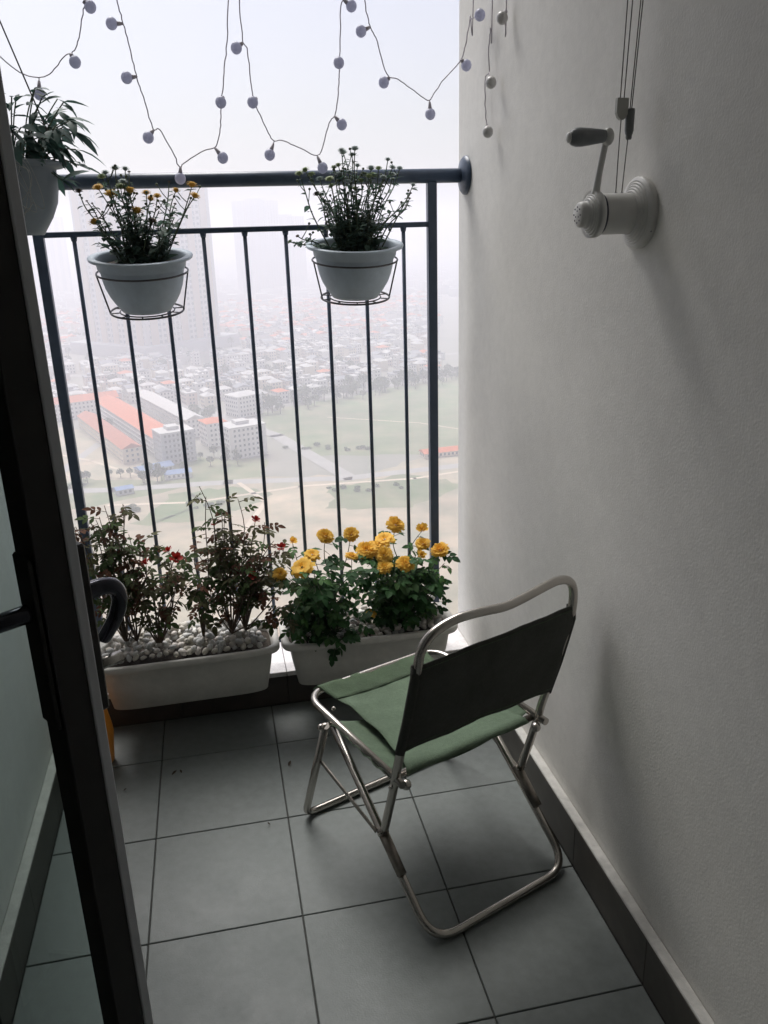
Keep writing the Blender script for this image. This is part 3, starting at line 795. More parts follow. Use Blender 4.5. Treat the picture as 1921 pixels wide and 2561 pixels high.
gp = MB().lathe([(0, 0), (.0085, .0), (.0095, .006), (.0118, .024), (.0132, .038), (.0130, .045), (.0105, .052), (.0072, .055)], 20, gm).build('grip', GRIP, t)
MB().lathe([(.0074, .0545), (.0070, .058), (.004, .0595), (0, .060)], 14, gm).build('grip_end', WINCH, gp)
for i, xh in enumerate((XR-.0435, XR-.0335)):
    MB().lathe([(.0034, -.0004), (.0026, .0012), (0, .0012)], 12, Matrix.Translation((xh, 1.2575, 1.3386))).build('cord_eyelet', WINCHD, t)
cd = t
def cord(P): MB().tube(P, .00085, 5).build('cord', CORD, cd)
cord([(XR-.0435, 1.2575, 1.337), (XR-.0430, 1.2575, 1.39), (XR-.0420, 1.2575, 1.444)])
cord([(XR-.0335, 1.2575, 1.337), (XR-.0315, 1.2575, 1.375), (XR-.0290, 1.2575, 1.417)])
cord([(XR-.0452, 1.2575, 1.470), (XR-.0425, 1.2575, 1.62), (XR-.028, 1.2575, 2.85)])
cord([(XR-.0392, 1.2575, 1.470), (XR-.0345, 1.2575, 1.62), (XR-.022, 1.2575, 2.85)])
cord([(XR-.0285, 1.2575, 1.456), (XR-.0215, 1.2575, 1.62), (XR-.016, 1.2575, 2.85)])
cord([(XR-.0258, 1.2575, 1.456), (XR-.0180, 1.2575, 1.62), (XR-.010, 1.2575, 2.85)])
xm, ym = XR-.0420, 1.2575
tb = MB(); sh = [(-.0088, .030), (.0088, .030), (.0092, .027), (.0092, .010), (.006, .003), (.002, 0), (-.002, 0), (-.006, .003), (-.0092, .010), (-.0092, .027)]
k0 = len(tb.v)
for dy in (-.0035, .0035):
    for (sx, sz) in sh: tb.v.append(Vector((xm+sx, ym+dy, 1.4415+sz)))
n = len(sh); tb.f += [tuple(range(n)), tuple(reversed(range(n, 2*n)))]+[(j, n+j, n+(j+1) % n, (j+1) % n) for j in range(n)]; tb.m += [0]*(n+2); tb.sm += [False]*(n+2)
tb.build('flat_joiner', mat('joiner_plastic', (.40, .40, .36), .5, var=.08, scale=40), cd)
jm = Matrix.Translation((XR-.0278, ym, 1.4145))
MB().lathe([(0, 0), (.0036, .0), (.0046, .0025), (.0046, .006), (.0058, .0085), (.0066, .013), (.0070, .040), (.0064, .0425), (0, .0425)], 14, jm).build('round_joiner', mat('joiner_dark', (.16, .17, .17), .5, var=.1, scale=40), cd)

# ------------------------------------------------------------------ glass door at the left
uD = Vector((-.582, .8132, 0)); nD = Vector((-.8132, -.582, 0))      # towards hinge; outward normal of the near (left) face
N0 = Vector((-.1525, .65, 0)); TH = .034
def DP(s, t, z): return N0+uD*s-nD*t+Vector((0, 0, z))
DM = Matrix((uD, -nD, Vector((0, 0, 1)))).transposed().to_4x4(); DM.translation = N0
WD = .575
door = thing('glass_door', DP(WD, 0, .0), 'open dark framed glass balcony door at the left edge', 'door')
ZB, ZT = .012, 2.10
MB().box((0, 0, ZB), (.037, TH-.0078, ZT), DM, bevel=.001).build('lock_stile', ALU, door)
MB().box((-.0015, TH-.0076, ZB), (.037, TH+.0015, ZT), DM, bevel=.001).build('edge_skylit_lip', ALUSKYLIT, door)  # lip of the door edge, its sky-lit brightness put into the colour
MB().box((WD-.05, 0, ZB), (WD, TH, ZT), DM, bevel=.001).build('hinge_stile', ALU, door)
MB().box((.037, 0.001, ZB), (WD-.05, TH-.001, .10), DM, bevel=.001).build('bottom_rail', ALU, door)
MB().box((.037, 0.001, ZT-.08), (WD-.05, TH-.001, ZT), DM, bevel=.001).build('top_rail', ALU, door)
MB().box((.035, .012, .099), (WD-.048, .017, ZT-.079), DM).build('pane', GLASS, door)
def lever(side):
    o = (lambda q: TH+q) if side > 0 else (lambda q: -q)
    lo, hi = sorted((o(0), o(.0105 if side > 0 else .0045)))
    pl = MB().box((.003, lo, .900), (.034, hi, 1.058), DM, bevel=.002).build('lock_plate', ALU, door)
    P = [(.018, o(.006), 1.008), (.018, o(.026), 1.009), (.019, o(.038), 1.004), (.023, o(.044), .990), (.032, o(.043), .970), (.042, o(.038), .953), (.047, o(.035), .945)]
    if side < 0: P = [(.018, o(.006), 1.008), (.018, o(.026), 1.008), (.024, o(.038), 1.006), (.045, o(.043), 1.003), (.080, o(.043), .998), (.110, o(.042), .992)]
    P = smooth_path([DM @ Vector(q) for q in P], 5)
    n = len(P)
    MB().tube(P, [.0082-.0018*i/(n-1) for i in range(n)], 12).build('lever', HANDLE, pl)
    if side > 0:
        MB().tube([DM @ Vector((.018, o(.008), .937)), DM @ Vector((.018, o(.035), .937))], .0055, 10).build('thumb_turn', CHROME, pl)
lever(1); lever(-1)
for z in (.25, 1.05, 1.85):
    MB().tube([DM @ Vector((WD+.004, TH*.5, z-.04)), DM @ Vector((WD+.004, TH*.5, z+.04))], .008, 10).build('hinge', ALU, door)
dfr = thing('door_frame', (XL, 1.10, 0), 'dark aluminium frame of the balcony doorway in the left wall', 'door frame')
MB().box((XL-.06, 1.082, 0), (XL+.012, 1.119, 2.119), bevel=.001).build('jamb', ALU, dfr)
MB().box((XL-.06, .451, 0), (XL+.012, .50, 2.119), bevel=.001).build('jamb', ALU, dfr)
MB().box((XL-.06, .501, 2.075), (XL+.010, 1.081, 2.119), bevel=.001).build('head', ALU, dfr)

# ------------------------------------------------------------------ folding chair
CA = R(21)
CO = Vector((.30613549, 1.17399759, 0))
CWv = Vector((math.cos(CA), math.sin(CA), 0)); CDv = Vector((-math.sin(CA), math.cos(CA), 0))
def cp(w, d, z): return CO+CWv*w+CDv*d+Vector((0, 0, z))
CW = .352
chair = thing('folding_chair', cp(CW/2, .22, 0), 'small folding chair with steel tube frame and green canvas seat', 'chair')
r0 = .0086
def tub(name, pts, r=r0, rad=.05, n=14, mt=CHROME, parent=chair):
    return MB().tube(rounded([cp(*q) for q in pts], rad, 8), r, n).build(name, mt, parent)
# rear leg: a U from the seat front down to the floor at the back
def u_leg(name, w0, w1, top, bot, rad, r):
    P = [cp(w0, *top), cp(w0, *bot), cp(w1, *bot), cp(w1, *top)]
    return MB().tube(rounded(P, rad, 10), r, 14).build(name, CHROME, chair)
u_leg('rear_leg', .0, CW, (.358, .300), (.0, r0), .060, r0)
u_leg('front_leg', -.028, CW+.028, (.338, .318), (.466, r0), .032, r0)
# seat frame U and rear bar
P = [cp(-.004, .085, .318), cp(-.004, .472, .318), cp(CW+.004, .472, .318), cp(CW+.004, .085, .318)]
MB().tube(rounded(P, .062, 10), .0080, 14).build('seat_frame', CHROME, chair)
MB().tube([cp(.002, .122, .312), cp(CW-.002, .122, .312)], .0075, 12).build('rear_bar', CHROME, chair)
for w in (.012, CW-.012):
    MB().sphere(cp(w, .098, .3045), .0105, 12, 8).build('ball_nut', CHROME, chair)
# back tube: hoop bowed to the rear
bl = [(.158, .160), (.114, .300), (.099, .357), (.062, .470), (.033, .575)]
hoop = [cp(-.004, d, z) for d, z in bl]
hoop += [cp(-.002, .024, .622), cp(.018, .019, .652), cp(.060, .015, .668), cp(.110, .009, .671), cp(.160, .003, .669), cp(.205, .007, .670), cp(.26, .015, .673), cp(.305, .021, .674), cp(.338, .024, .664), cp(CW+.002, .026, .636)]
hoop += [cp(CW+.004, d, z) for d, z in reversed(bl)]
MB().tube(smooth_path(hoop, 5), r0, 14).build('back_tube', CHROME, chair)
for w, sg in ((-.004, -1), (CW+.004, 1)):
    # folded steel bracket where back tube meets rear leg
    a, b = Vector((.170, .160)), Vector((.098, .098))
    P = [cp(w-sg*.002, a.x, a.y), cp(w-sg*.002, b.x, b.y)]
    MB().tube(P, [.0118, .0108], 8).build('leg_bracket', CHROMED, chair)
    for d, z in ((.158, .160), (.112, .300)):
        MB().tube([cp(w-sg*.010, d, z), cp(w+sg*.013, d, z)], .0038, 8).build('rivet', CHROME, chair)
    # flat stay between front leg and rear leg
    s0, s1 = cp(w+sg*.020, .384, .206), cp(w+sg*.006, .178, .152)
    dv = (s1-s0).normalized(); side_ = CWv*sg; nn = dv.cross(side_).normalized()
    mb = MB(); q = []
    for e in (s0, s1):
        for a_, b_ in ((-1, -1), (1, -1), (1, 1), (-1, 1)): q.append(e+nn*(.0052*a_)+side_*(.0012*b_))
    mb.v += q; mb.f += [(0, 1, 2, 3), (7, 6, 5, 4), (0, 4, 5, 1), (1, 5, 6, 2), (2, 6, 7, 3), (3, 7, 4, 0)]; mb.m += [0]*6; mb.sm += [False]*6
    mb.build('stay', CHROMED, chair)
    # front hinge plate and bolt
    mb = MB().tube([cp(w-sg*.004, .352, .306), cp(w+sg*.030, .340, .318)], .0055, 8); mb.build('pivot_bolt', CHROME, chair)
    MB().sphere(cp(w+sg*.034, .339, .318), .0078, 10, 7).build('bolt_cap', CHROME, chair)
    MB().sphere(cp(w-sg*.016, .372, .327), .0052, 8, 6).build('bolt_cap', CHROME, chair)
# canvas: cross sling under, seat sling over, back sling
def cross(u, v):
    w = -.0135+(CW+.027)*u; d = .135+.205*v
    s_ = 1-(2*u-1)**2
    e = math.exp(-((u if u < .5 else 1-u)/.03)**2)
    return cp(w, d, .329-.040*s_**.8-.004*(1-math.exp(-((u if u < .5 else 1-u)/.09)**2))-.012*e*(1 if (u < .012 or u > .988) else 0)+.0030*math.sin(v*30+u*9)*(.35+e))
MB().grid(cross, 34, 16).build('cross_sling', CANVAS, chair, solid=.0014)
def seat(u, v):            # u: rear to front, v: left to right
    d = .108+.376*u; w = .022+.308*v
    s_ = (4*u*(1-u))**.75
    wv = 4*v*(1-v)
    z = .327-.020*s_*(.35+.65*wv)+.0022*math.sin(u*21+v*3)*(1-wv)+.0032*noise.noise(Vector((u*5, v*4, 3)))+.0015*noise.noise(Vector((u*14, v*5, 7)))
    if u < .03: z -= .014*(1-u/.03)
    if u > .97: z -= .014*((u-.97)/.03)
    return cp(w+.030*math.sin(PI*u)**.8*(.5-v)*2, d, z)
MB().grid(seat, 40, 18).build('seat_sling', CANVAS, chair, solid=.0016)
def hem(u, v):
    uu = .80+.195*u; p = seat(uu, v); return p+Vector((0, 0, .0016+.0009*math.sin(v*31+u*4)))
MB().grid(hem, 8, 30).build('front_hem', CANVASH, chair, solid=.001)
MB().tube([Vector(hem(0, k/30))+Vector((0, 0, .001)) for k in range(31)], .0007, 4).build('seam', CANVAS, chair)
def backpt(z):
    for (d0, z0), (d1, z1) in zip(bl, bl[1:]):
        if z <= z1: return d0+(d1-d0)*(z-z0)/(z1-z0)
    return bl[-1][0]
def back(u, v):            # u bottom to top, v left to right
    c = 4*v*(1-v)
    zb = .396+.010*c-.006*(1-c)**8; zt = .598+.012*v+.004*c
    z = zb+(zt-zb)*u
    w = -.0145+(CW+.029)*v
    e = min(v, 1-v)
    d = backpt(z)-.0098*(1-math.exp(-(.5-abs(.5-v))/.01))*0 - .0094*min(1, e/.03)-.006*c
    d += .0035*noise.noise(Vector((u*3, v*5, 1)))+.0012*noise.noise(Vector((u*4, v*16, 5)))
    return cp(w, d, z+.0012*math.sin(v*17)*(1-u))
MB().grid(back, 16, 40).build('back_sling', CANVASB, chair, solid=.0018)
for uu in (.045, .955):
    MB().tube([Vector(back(uu, k/40))-CDv*.0014 for k in range(1, 40)], .0008, 4).build('seam', CANVASH, chair)
def wrapL(sgn):
    def fn(u, v):
        z = .388+(.216 if sgn > 0 else .204)*u; a = PI*v
        w = (-.004 if sgn < 0 else CW+.004)+sgn*.0106*math.sin(a); d = backpt(z)-.0106*math.cos(a)
        return cp(w, d, z)
    return fn
for sgn in (-1, 1):
    MB().grid(wrapL(sgn), 8, 8).build('sling_sleeve', CANVASB, chair, solid=.001)

# ------------------------------------------------------------------ small things on the floor
ov = thing('orange_jar', (-.389, 1.94, 0), 'orange plastic jar on the floor behind the door under the planter', 'jar')
om = Matrix.Translation((-.389, 1.94, 0))
MB().lathe([(0, .0), (.036, .0), (.041, .006), (.046, .055), (.049, .085), (.047, .11), (.040, .155), (.034, .172), (.030, .178), (.027, .178), (.028, .165)], 28, om).build('body', ORANGE, ov)
MB().lathe([(0, .196), (.028, .194), (.031, .186), (.031, .1795)], 24, om).build('lid', ORANGE, ov)
for i, (x, y, a, sc, nm) in enumerate([(-.20, 1.835, .4, 1.0, 'beside the left grout line'), (-.175, 1.838, 2.0, .6, 'beside the larger scrap near the left grout line'), (.093, 1.80, 1.0, .9, 'left of the chair front leg'), (-.315, 1.80, .2, .6, 'next to the door edge'), (.03, 1.59, 2.5, .5, 'in the middle tile row')]):
    mb = MB(); mb2 = leaf_shape(mb, Vector((0, 0, 0)), Vector((1, 0, .15)), Vector((0, 0, 1)), .016*sc, .009*sc, fold=.6, curl=-.4)
    mm = Matrix.Translation((x, y, .0022)) @ Matrix.Rotation(a, 4, 'Z')
    tag(link_mesh('dry_leaf', mb.mesh('dry_leaf', DRY), None, mm), 'tiny dry leaf scrap on the floor '+nm, 'leaf', 'dry leaf scraps')

# ------------------------------------------------------------------ the city far below, seen through haze
GZ = -132.0
K2 = 2.0            # layout factor: plan coordinates below are given at half size
CGROUND = mat('city_ground', (.20, .21, .17), .95, scale=.02, color2=(.30, .28, .24))
CGRASS = mat('field_grass', (.12, .19, .075), .95, scale=.05, color2=(.27, .26, .16), mott=.35, mscale=.012)
CSAND = mat('bare_sand', (.50, .40, .29), .95, scale=.045, color2=(.27, .27, .19), mott=.3, mscale=.015)
CROAD = mat('city_road', (.34, .33, .31), .9, var=.08, scale=.1)
HW = [mat('house_wall_%s' % n_, c, .9, var=.06, scale=.3) for n_, c in (('white', (.66, .65, .62)), ('cream', (.62, .54, .42)), ('grey', (.42, .43, .44)), ('pink', (.58, .46, .40)))]
HR = [mat('house_roof_%s' % n_, c, .85, var=.14, scale=.5) for n_, c in (('orange', (.56, .15, .06)), ('rust', (.40, .13, .07)), ('grey', (.24, .25, .27)), ('pale', (.52, .51, .49)), ('blue', (.16, .24, .40)))]
HWIN = mat('far_window_glass', (.07, .085, .10), .25, var=.1, scale=.2)
TW = mat('tower_render_white', (.40, .38, .37), .9, var=.05, scale=.05)
TW2 = mat('tower_render_beige', (.42, .30, .20), .9, var=.05, scale=.05)
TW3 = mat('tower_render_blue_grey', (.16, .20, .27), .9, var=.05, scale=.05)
CROWN = [mat('far_crown_%d' % i, c, .9, var=.35, scale=.6) for i, c in enumerate([(.045, .085, .03), (.065, .105, .035), (.04, .07, .035)])]
TRUNK = mat('far_trunk', (.08, .06, .045), .9, scale=1)

gd = MB()
for i in range(-8, 8):
    for j in range(-8, 8):
        a = 700
        gd.quad((i*a, j*a, GZ), ((i+1)*a, j*a, GZ), ((i+1)*a, (j+1)*a, GZ), (i*a, (j+1)*a, GZ))
tag(gd.build('ground', CGROUND), kind='structure')
def sheet(name, pts, z, m_, wob=0):
    mb = MB(); P = []; pts = [(K2*x, K2*y) for x, y in pts]; wob *= K2
    for i, p in enumerate(pts):
        q = pts[(i+1) % len(pts)]
        for k in range(6):
            t_ = k/6; P.append(Vector((p[0]+(q[0]-p[0])*t_+rnd(-wob, wob), p[1]+(q[1]-p[1])*t_+rnd(-wob, wob), GZ+z)))
    c = sum(P, Vector())/len(P)
    for i in range(len(P)): mb.quad(c, P[i], P[(i+1) % len(P)])
    return tag(mb.build(name, m_), kind='structure')
sheet('field', [(14, 316), (40, 330), (95, 358), (150, 395), (200, 330), (140, 230), (62, 238), (25, 246)], .10, CGRASS, 2)
sheet('field', [(-60, 222), (-42, 243), (-10, 257), (13, 247), (12, 228), (-4, 205), (-40, 190), (-80, 190)], .10, CGRASS, 1.5)
sheet('sandy_ground', [(-95, 330), (-58, 318), (-42, 300), (-20, 250), (-18, 234), (-40, 242), (-62, 226), (-120, 240)], .12, CSAND, 1.5)
sheet('sandy_ground', [(-60, 205), (-10, 224), (10, 230), (36, 222), (60, 236), (140, 232), (170, 150), (0, 100), (-80, 120)], .14, CSAND, 2)
sheet('field', [(-14, 218), (2, 222), (12, 212), (0, 196), (-24, 196)], .18, CGRASS, 2)
sheet('field', [(28, 212), (50, 220), (64, 205), (44, 190), (24, 196)], .18, CGRASS, 2)
def road(pts, w, z=.2):
    mb = MB(); P = [Vector((K2*x, K2*y, GZ+z)) for x, y in pts]; w *= 1.6
    for a, b in zip(P, P[1:]):
        d = (b-a).normalized(); s_ = Vector((-d.y, d.x, 0))*w/2
        mb.quad(a-s_-d*w*.3, b-s_+d*w*.3, b+s_+d*w*.3, a+s_-d*w*.3)
    return tag(mb.build('road', CROAD), kind='structure')
road([(-120, 262), (-62, 234), (-30, 228), (1, 226), (34, 220), (80, 224), (170, 226)], 5.5)
road([(-60, 430), (-6, 330), (19, 277), (34, 222)], 6, .24)
road([(-110, 455), (-40, 425), (40, 420), (150, 440)], 8, .28)
road([(12, 322), (60, 346), (160, 410)], 5, .3)
road([(-48, 250), (-30, 330)], 4, .22)
CTRACK = mat('dirt_track', (.56, .47, .36), .95, var=.15, scale=.05)
def track(pts, w):
    o = road(pts, w, .26); o.name = 'dirt_track'; o.data.materials.clear(); o.data.materials.append(CTRACK)
track([(-90, 300), (-60, 282), (-40, 262), (-24, 240)], 1.6); track([(-100, 285), (-70, 268), (-44, 246)], 1.4)
track([(-30, 214), (-8, 210), (20, 216), (52, 214), (90, 222)], 1.8); track([(4, 224), (10, 205), (2, 180)], 1.8); track([(40, 300), (70, 280), (90, 255), (88, 236)], 1.2)

GU, GV = Vector((.34, -.94, 0)), Vector((.94, .34, 0))
GA = math.atan2(GV.y, GV.x)
def place(x, y, rz): 
    m_ = Matrix.Rotation(rz, 4, 'Z'); m_.translation = Vector((K2*x, K2*y, GZ)); return m_
def wins(mb, w, d, floors, fh=3.2, step=2.6, z0=1.0, ww=1.3, wh=1.5, sides=(0, 1, 2, 3), pr_=.05):
    for f in range(floors):
        z = z0+f*fh
        for s_ in sides:
            L = w if s_ % 2 == 0 else d
            n_ = max(1, int((L-1)/step)); off = (L-(n_-1)*step)/2
            for k in range(n_):
                a = -L/2+off+k*step
                if s_ == 0: mb.box((a-ww/2, -d/2-pr_, z), (a+ww/2, -d/2+.02, z+wh))
                elif s_ == 2: mb.box((a-ww/2, d/2-.02, z), (a+ww/2, d/2+pr_, z+wh))
                elif s_ == 1: mb.box((w/2-.02, a-ww/2, z), (w/2+pr_, a+ww/2, z+wh))
                else: mb.box((-w/2-pr_, a-ww/2, z), (-w/2+.02, a+ww/2, z+wh))
def roof_geo(mb, w, d, h, kind, e=.5, rh=2.4):
    if kind == 'hip':
        rl = max(0, (w-d))/2+.1
        A = [Vector((-w/2-e, -d/2-e, h)), Vector((w/2+e, -d/2-e, h)), Vector((w/2+e, d/2+e, h)), Vector((-w/2-e, d/2+e, h))]
        B = [Vector((-rl, 0, h+rh)), Vector((rl, 0, h+rh))]
        mb.quad(A[0], A[1], B[1], B[0]); mb.quad(A[2], A[3], B[0], B[1]); mb.quad(A[1], A[2], B[1]); mb.quad(A[3], A[0], B[0]); mb.quad(A[3], A[2], A[1], A[0])
    elif kind == 'gable':
        A = [Vector((-w/2-e, -d/2-e, h)), Vector((w/2+e, -d/2-e, h)), Vector((w/2+e, d/2+e, h)), Vector((-w/2-e, d/2+e, h))]
        B = [Vector((-w/2-e, 0, h+rh)), Vector((w/2+e, 0, h+rh))]
        mb.quad(A[0], A[1], B[1], B[0]); mb.quad(A[2], A[3], B[0], B[1]); mb.quad(A[1], A[2], B[1]); mb.quad(A[3], A[0], B[0]); mb.quad(A[3], A[2], A[1], A[0])
    else:
        mb.box((-w/2-.2, -d/2-.2, h), (w/2+.2, d/2+.2, h+.7)); mb.box((-w*.2, -d*.15, h+.7), (w*.15, d*.3, h+2.8))
def local_build(mb, name, mats, root, M):
    me = mb.mesh(name, mats); o = link_mesh(name, me, None, None)
    o.parent = root; o.matrix_basis = Matrix(); return o
def building(name, x, y, rz, w, d, floors, wm, rm, kind, label, cat, group=None, fh=3.2, step=2.6, bands=0, rh=2.4):
    root = bpy.data.objects.new(name, None); col.objects.link(root); root.matrix_world = place(x, y, rz); tag(root, label, cat, group)
    h = floors*fh
    mb = MB().box((-w/2, -d/2, -.5), (w/2, d/2, h))
    if bands:
        for f in range(1, floors+1): mb.box((-w/2-.5, -d/2-bands, f*fh-.35), (w/2+.3, -d/2+.1, f*fh-.05))
    local_build(mb, 'wall', wm, root, None)
    mb = MB(); wins(mb, w, d, floors, fh, step); o = local_build(mb, 'windows', HWIN, root, None); o['kind'] = 'stuff'
    mb = MB(); roof_geo(mb, w, d, h, kind, rh=rh); local_build(mb, 'roof', rm, root, None)
    return root
rowdir = math.atan2(-.94, .34)
building('row_houses', -28, 293, rowdir, 158, 17, 4, HW[0], HR[0], 'gable', 'long terrace of pale row houses under one continuous orange roof', 'row houses', step=3.0, bands=.5, rh=4.2)
building('row_houses', -53, 334, rowdir+PI/2, 60, 15, 4, HW[0], HR[0], 'gable', 'short orange roofed terrace at the far end of the long orange roof', 'row houses', step=3.0, rh=4)
building('row_houses', -37, 284, rowdir, 120, 12, 3, HW[1], HR[1], 'gable', 'lower terrace with narrow rust roof in front of the long orange roof', 'row houses', step=3.2, rh=3)
building('row_houses', -18, 312, rowdir, 120, 13, 4, HW[0], HR[3], 'gable', 'pale roofed terrace just behind the long orange roof', 'row houses', step=3.0, rh=3)
building('apartment_block', -14, 255, rowdir+PI/2, 21, 17, 6, HW[2], HR[3], 'flat', 'grey six storey block with balcony bands at the end of the orange roof', 'building', bands=.8, step=2.6)
building('apartment_block', 7, 256, rowdir+PI/2, 24, 18, 6, HW[0], HR[3], 'flat', 'white six storey building in front of the green field', 'building', step=2.9)
building('apartment_block', -2, 272, rowdir+PI/2, 14, 16, 5, HW[0], HR[0], 'hip', 'white villa with orange hipped roof behind the white six storey building', 'building', step=2.8)
building('apartment_block', 10, 316, rowdir+PI/2+.2, 22, 18, 5, HW[0], HR[3], 'hip', 'pale villa with light roof at the upper corner of the green field', 'building', step=2.8)
building('shed', -20, 244, rowdir+PI/2+.1, 20, 12, 1, HW[2], HR[4], 'gable', 'blue roofed site shed beside the grey six storey block', 'shed', rh=1.8)
building('shed', -13, 236, rowdir+PI/2-.2, 15, 9, 1, HW[0], HR[4], 'gable', 'smaller blue roofed shed nearer the balcony', 'shed', rh=1.5)
building('shed', -27, 224, rowdir+PI/2, 9, 7, 1, HW[2], HR[4], 'gable', 'tiny blue hut on the edge of the left green field', 'shed', rh=1.2)
building('shed', 66, 236, .1, 26, 10, 1, HW[1], HR[0], 'gable', 'low orange roofed shed at the right end of the field', 'shed', rh=1.8)

def tower(x, y, rz, w, d, floors, wm, bm_, label, fh=3.13, step=3.4, podium=None, detail=True):
    root = bpy.data.objects.new('apartment_tower', None); col.objects.link(root); root.matrix_world = place(x, y, rz); tag(root, label, 'tower', 'far apartment towers')
    h = floors*fh
    mb = MB().box((-w/2, -d/2, -.5), (w/2, d/2, h)); local_build(mb, 'wall', wm, root, None)
    mb = MB()
    for k in range(5):                                # projecting bays
        a = -w/2+w*(k+.5)/5
        mb.box((a-w*.045, -d/2-1.4, 0), (a+w*.045, -d/2+.1, h+1.5)); mb.box((w/2-.1, -d/2+d*(k+.5)/5-d*.045, 0), (w/2+1.4, -d/2+d*(k+.5)/5+d*.045, h+1.5)); mb.box((-w/2-1.4, -d/2+d*(k+.5)/5-d*.045, 0), (-w/2+.1, -d/2+d*(k+.5)/5+d*.045, h+1.5))
    local_build(mb, 'bay', bm_, root, None)
    mb = MB(); wins(mb, w, d, floors, fh, step, .34*fh, .58*step, .5*fh, sides=(0, 1, 3), pr_=.12)
    o = local_build(mb, 'windows', HWIN, root, None); o['kind'] = 'stuff'
    mb = MB(); wins(mb, w, d, floors, fh, step*2, .05*fh, .9*step, .24*fh, sides=(0, 1, 3), pr_=1.2)
    o = local_build(mb, 'balconies', wm, root, None); o['kind'] = 'stuff'
    mb = MB().box((-w/2-.4, -d/2-.4, h), (w/2+.4, d/2+.4, h+1.2)).box((-w*.2, -d*.2, h+1.2), (w*.2, d*.2, h+6)); local_build(mb, 'roof', wm, root, None)
    if podium:
        a, b, ph = podium
        mb = MB().box((-w/2-a, -d/2-b, -.5), (w/2+a, d/2+b, ph)); local_build(mb, 'podium', HW[2], root, None)
    return root
ta = math.atan2(519-479, 3+40)
tower(-32.5, 523.5, ta, 112, 106, 30, TW, TW2, 'broad pale tower with beige bays and rows of windows behind the left pots', fh=6.3, step=6.6, podium=(16, 16, 14))
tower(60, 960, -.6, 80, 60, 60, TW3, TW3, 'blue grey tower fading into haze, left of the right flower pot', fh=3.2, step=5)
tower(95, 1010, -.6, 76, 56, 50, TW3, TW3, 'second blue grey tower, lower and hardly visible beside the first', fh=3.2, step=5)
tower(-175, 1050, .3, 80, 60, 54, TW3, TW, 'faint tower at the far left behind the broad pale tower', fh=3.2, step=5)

# ordinary houses
HM = []
for k in range(14):
    w, d = rnd(8, 12), rnd(8, 15); fl = random.choice((2, 3, 3, 4))
    kind = random.choice(('hip', 'gable', 'flat', 'hip', 'flat')); h = fl*3.2
    rm = random.choice((0, 0, 1, 2, 3, 3)) if kind != 'flat' else random.choice((2, 3, 3))
    wm = random.choice((0, 0, 0, 1, 2, 3))
    a = MB().box((-w/2, -d/2, -.5), (w/2, d/2, h)); b = MB(); roof_geo(b, w, d, h, kind, rh=rnd(1.8, 3)); c = MB(); wins(c, w, d, fl, 3.2, 2.8)
    full = MB(); full.mi = 0; full.box((-w/2, -d/2, -.5), (w/2, d/2, h)); full.mi = 1; roof_geo(full, w, d, h, kind); full.mi = 2; wins(full, w, d, fl, 3.2, 2.8, sides=(0, 1, 3))
    HM.append((a.mesh('wall', HW[wm]), b.mesh('roof', HR[rm]), c.mesh('windows', HWIN), full.mesh('house', [HW[wm], HR[rm], HWIN]), ('orange', 'rust', 'grey', 'pale')[rm], ('white', 'cream', 'grey', 'pinkish')[wm], kind))
def in_view(x, y): return -.25 < x/y < .275
def blocked(x, y):
    if x > 12 and y < 322+.46*(x-14)+6: return True                 # green field
    if x < -8 and y < 338 and x < -8: 
        if y < 345-.0*(x) and -70 < x < -4: return True              # terraces and sand
    if y < 318 and x < -4: return True
    if abs(x+32) < 52 and abs(y-523) < 52: return True               # tower
    if -10 < x < 22 and y < 330: return True
    if abs((y-425)-.1*(x)) < 9: return True
    return False
nh = 0; spots = []
for i in range(-60, 60):
    for j in range(-90, 90):
        c = GU*(i*10.0)+GV*(j*(7.6 if i % 3 else 10.0))+Vector((0, 560, 0))
        x, y = c.x+rnd(-.9, .9), c.y+rnd(-.9, .9)
        if not (300 < y < 800) or not in_view(x, y) or blocked(x, y): continue
        if random.random() < (.16 if y < 480 else .30): continue
        spots.append((y, x))
spots.sort()
for (y, x) in spots[:285]:
    hm = random.choice(HM); rz = GA+random.choice((0, PI/2, PI, -PI/2))+rnd(-.05, .05)
    mw = place(x, y, rz)
    if x < -40: where = 'left of the long orange roof' if y < 430 else 'left of the broad pale tower'
    elif x < 12: where = 'between the orange terraces and the broad tower'
    elif y < 365+.46*max(0, x-14): where = 'by the tree belt of the green field'
    elif x < 60: where = 'behind the villa at the corner of the field'
    else: where = 'far beyond the right half of the field'
    lab = 'hazy %s house with %s %s roof %s' % (hm[5], hm[4], {'hip': 'hipped', 'gable': 'gabled', 'flat': 'flat'}[hm[6]], where)
    if y < 395:
        root = bpy.data.objects.new('city_house', None); col.objects.link(root); root.matrix_world = mw
        for me, nm in ((hm[0], 'wall'), (hm[1], 'roof'), (hm[2], 'windows')):
            o = bpy.data.objects.new(nm, me); col.objects.link(o); o.parent = root
            if nm == 'windows': o['kind'] = 'stuff'
        tag(root, lab, 'house', 'low houses of the hazy city')
    else:
        o = bpy.data.objects.new('city_house', hm[3]); col.objects.link(o); o.matrix_world = mw
        tag(o, lab, 'house', 'low houses of the hazy city')
rest = [MB() for _ in range(4)]
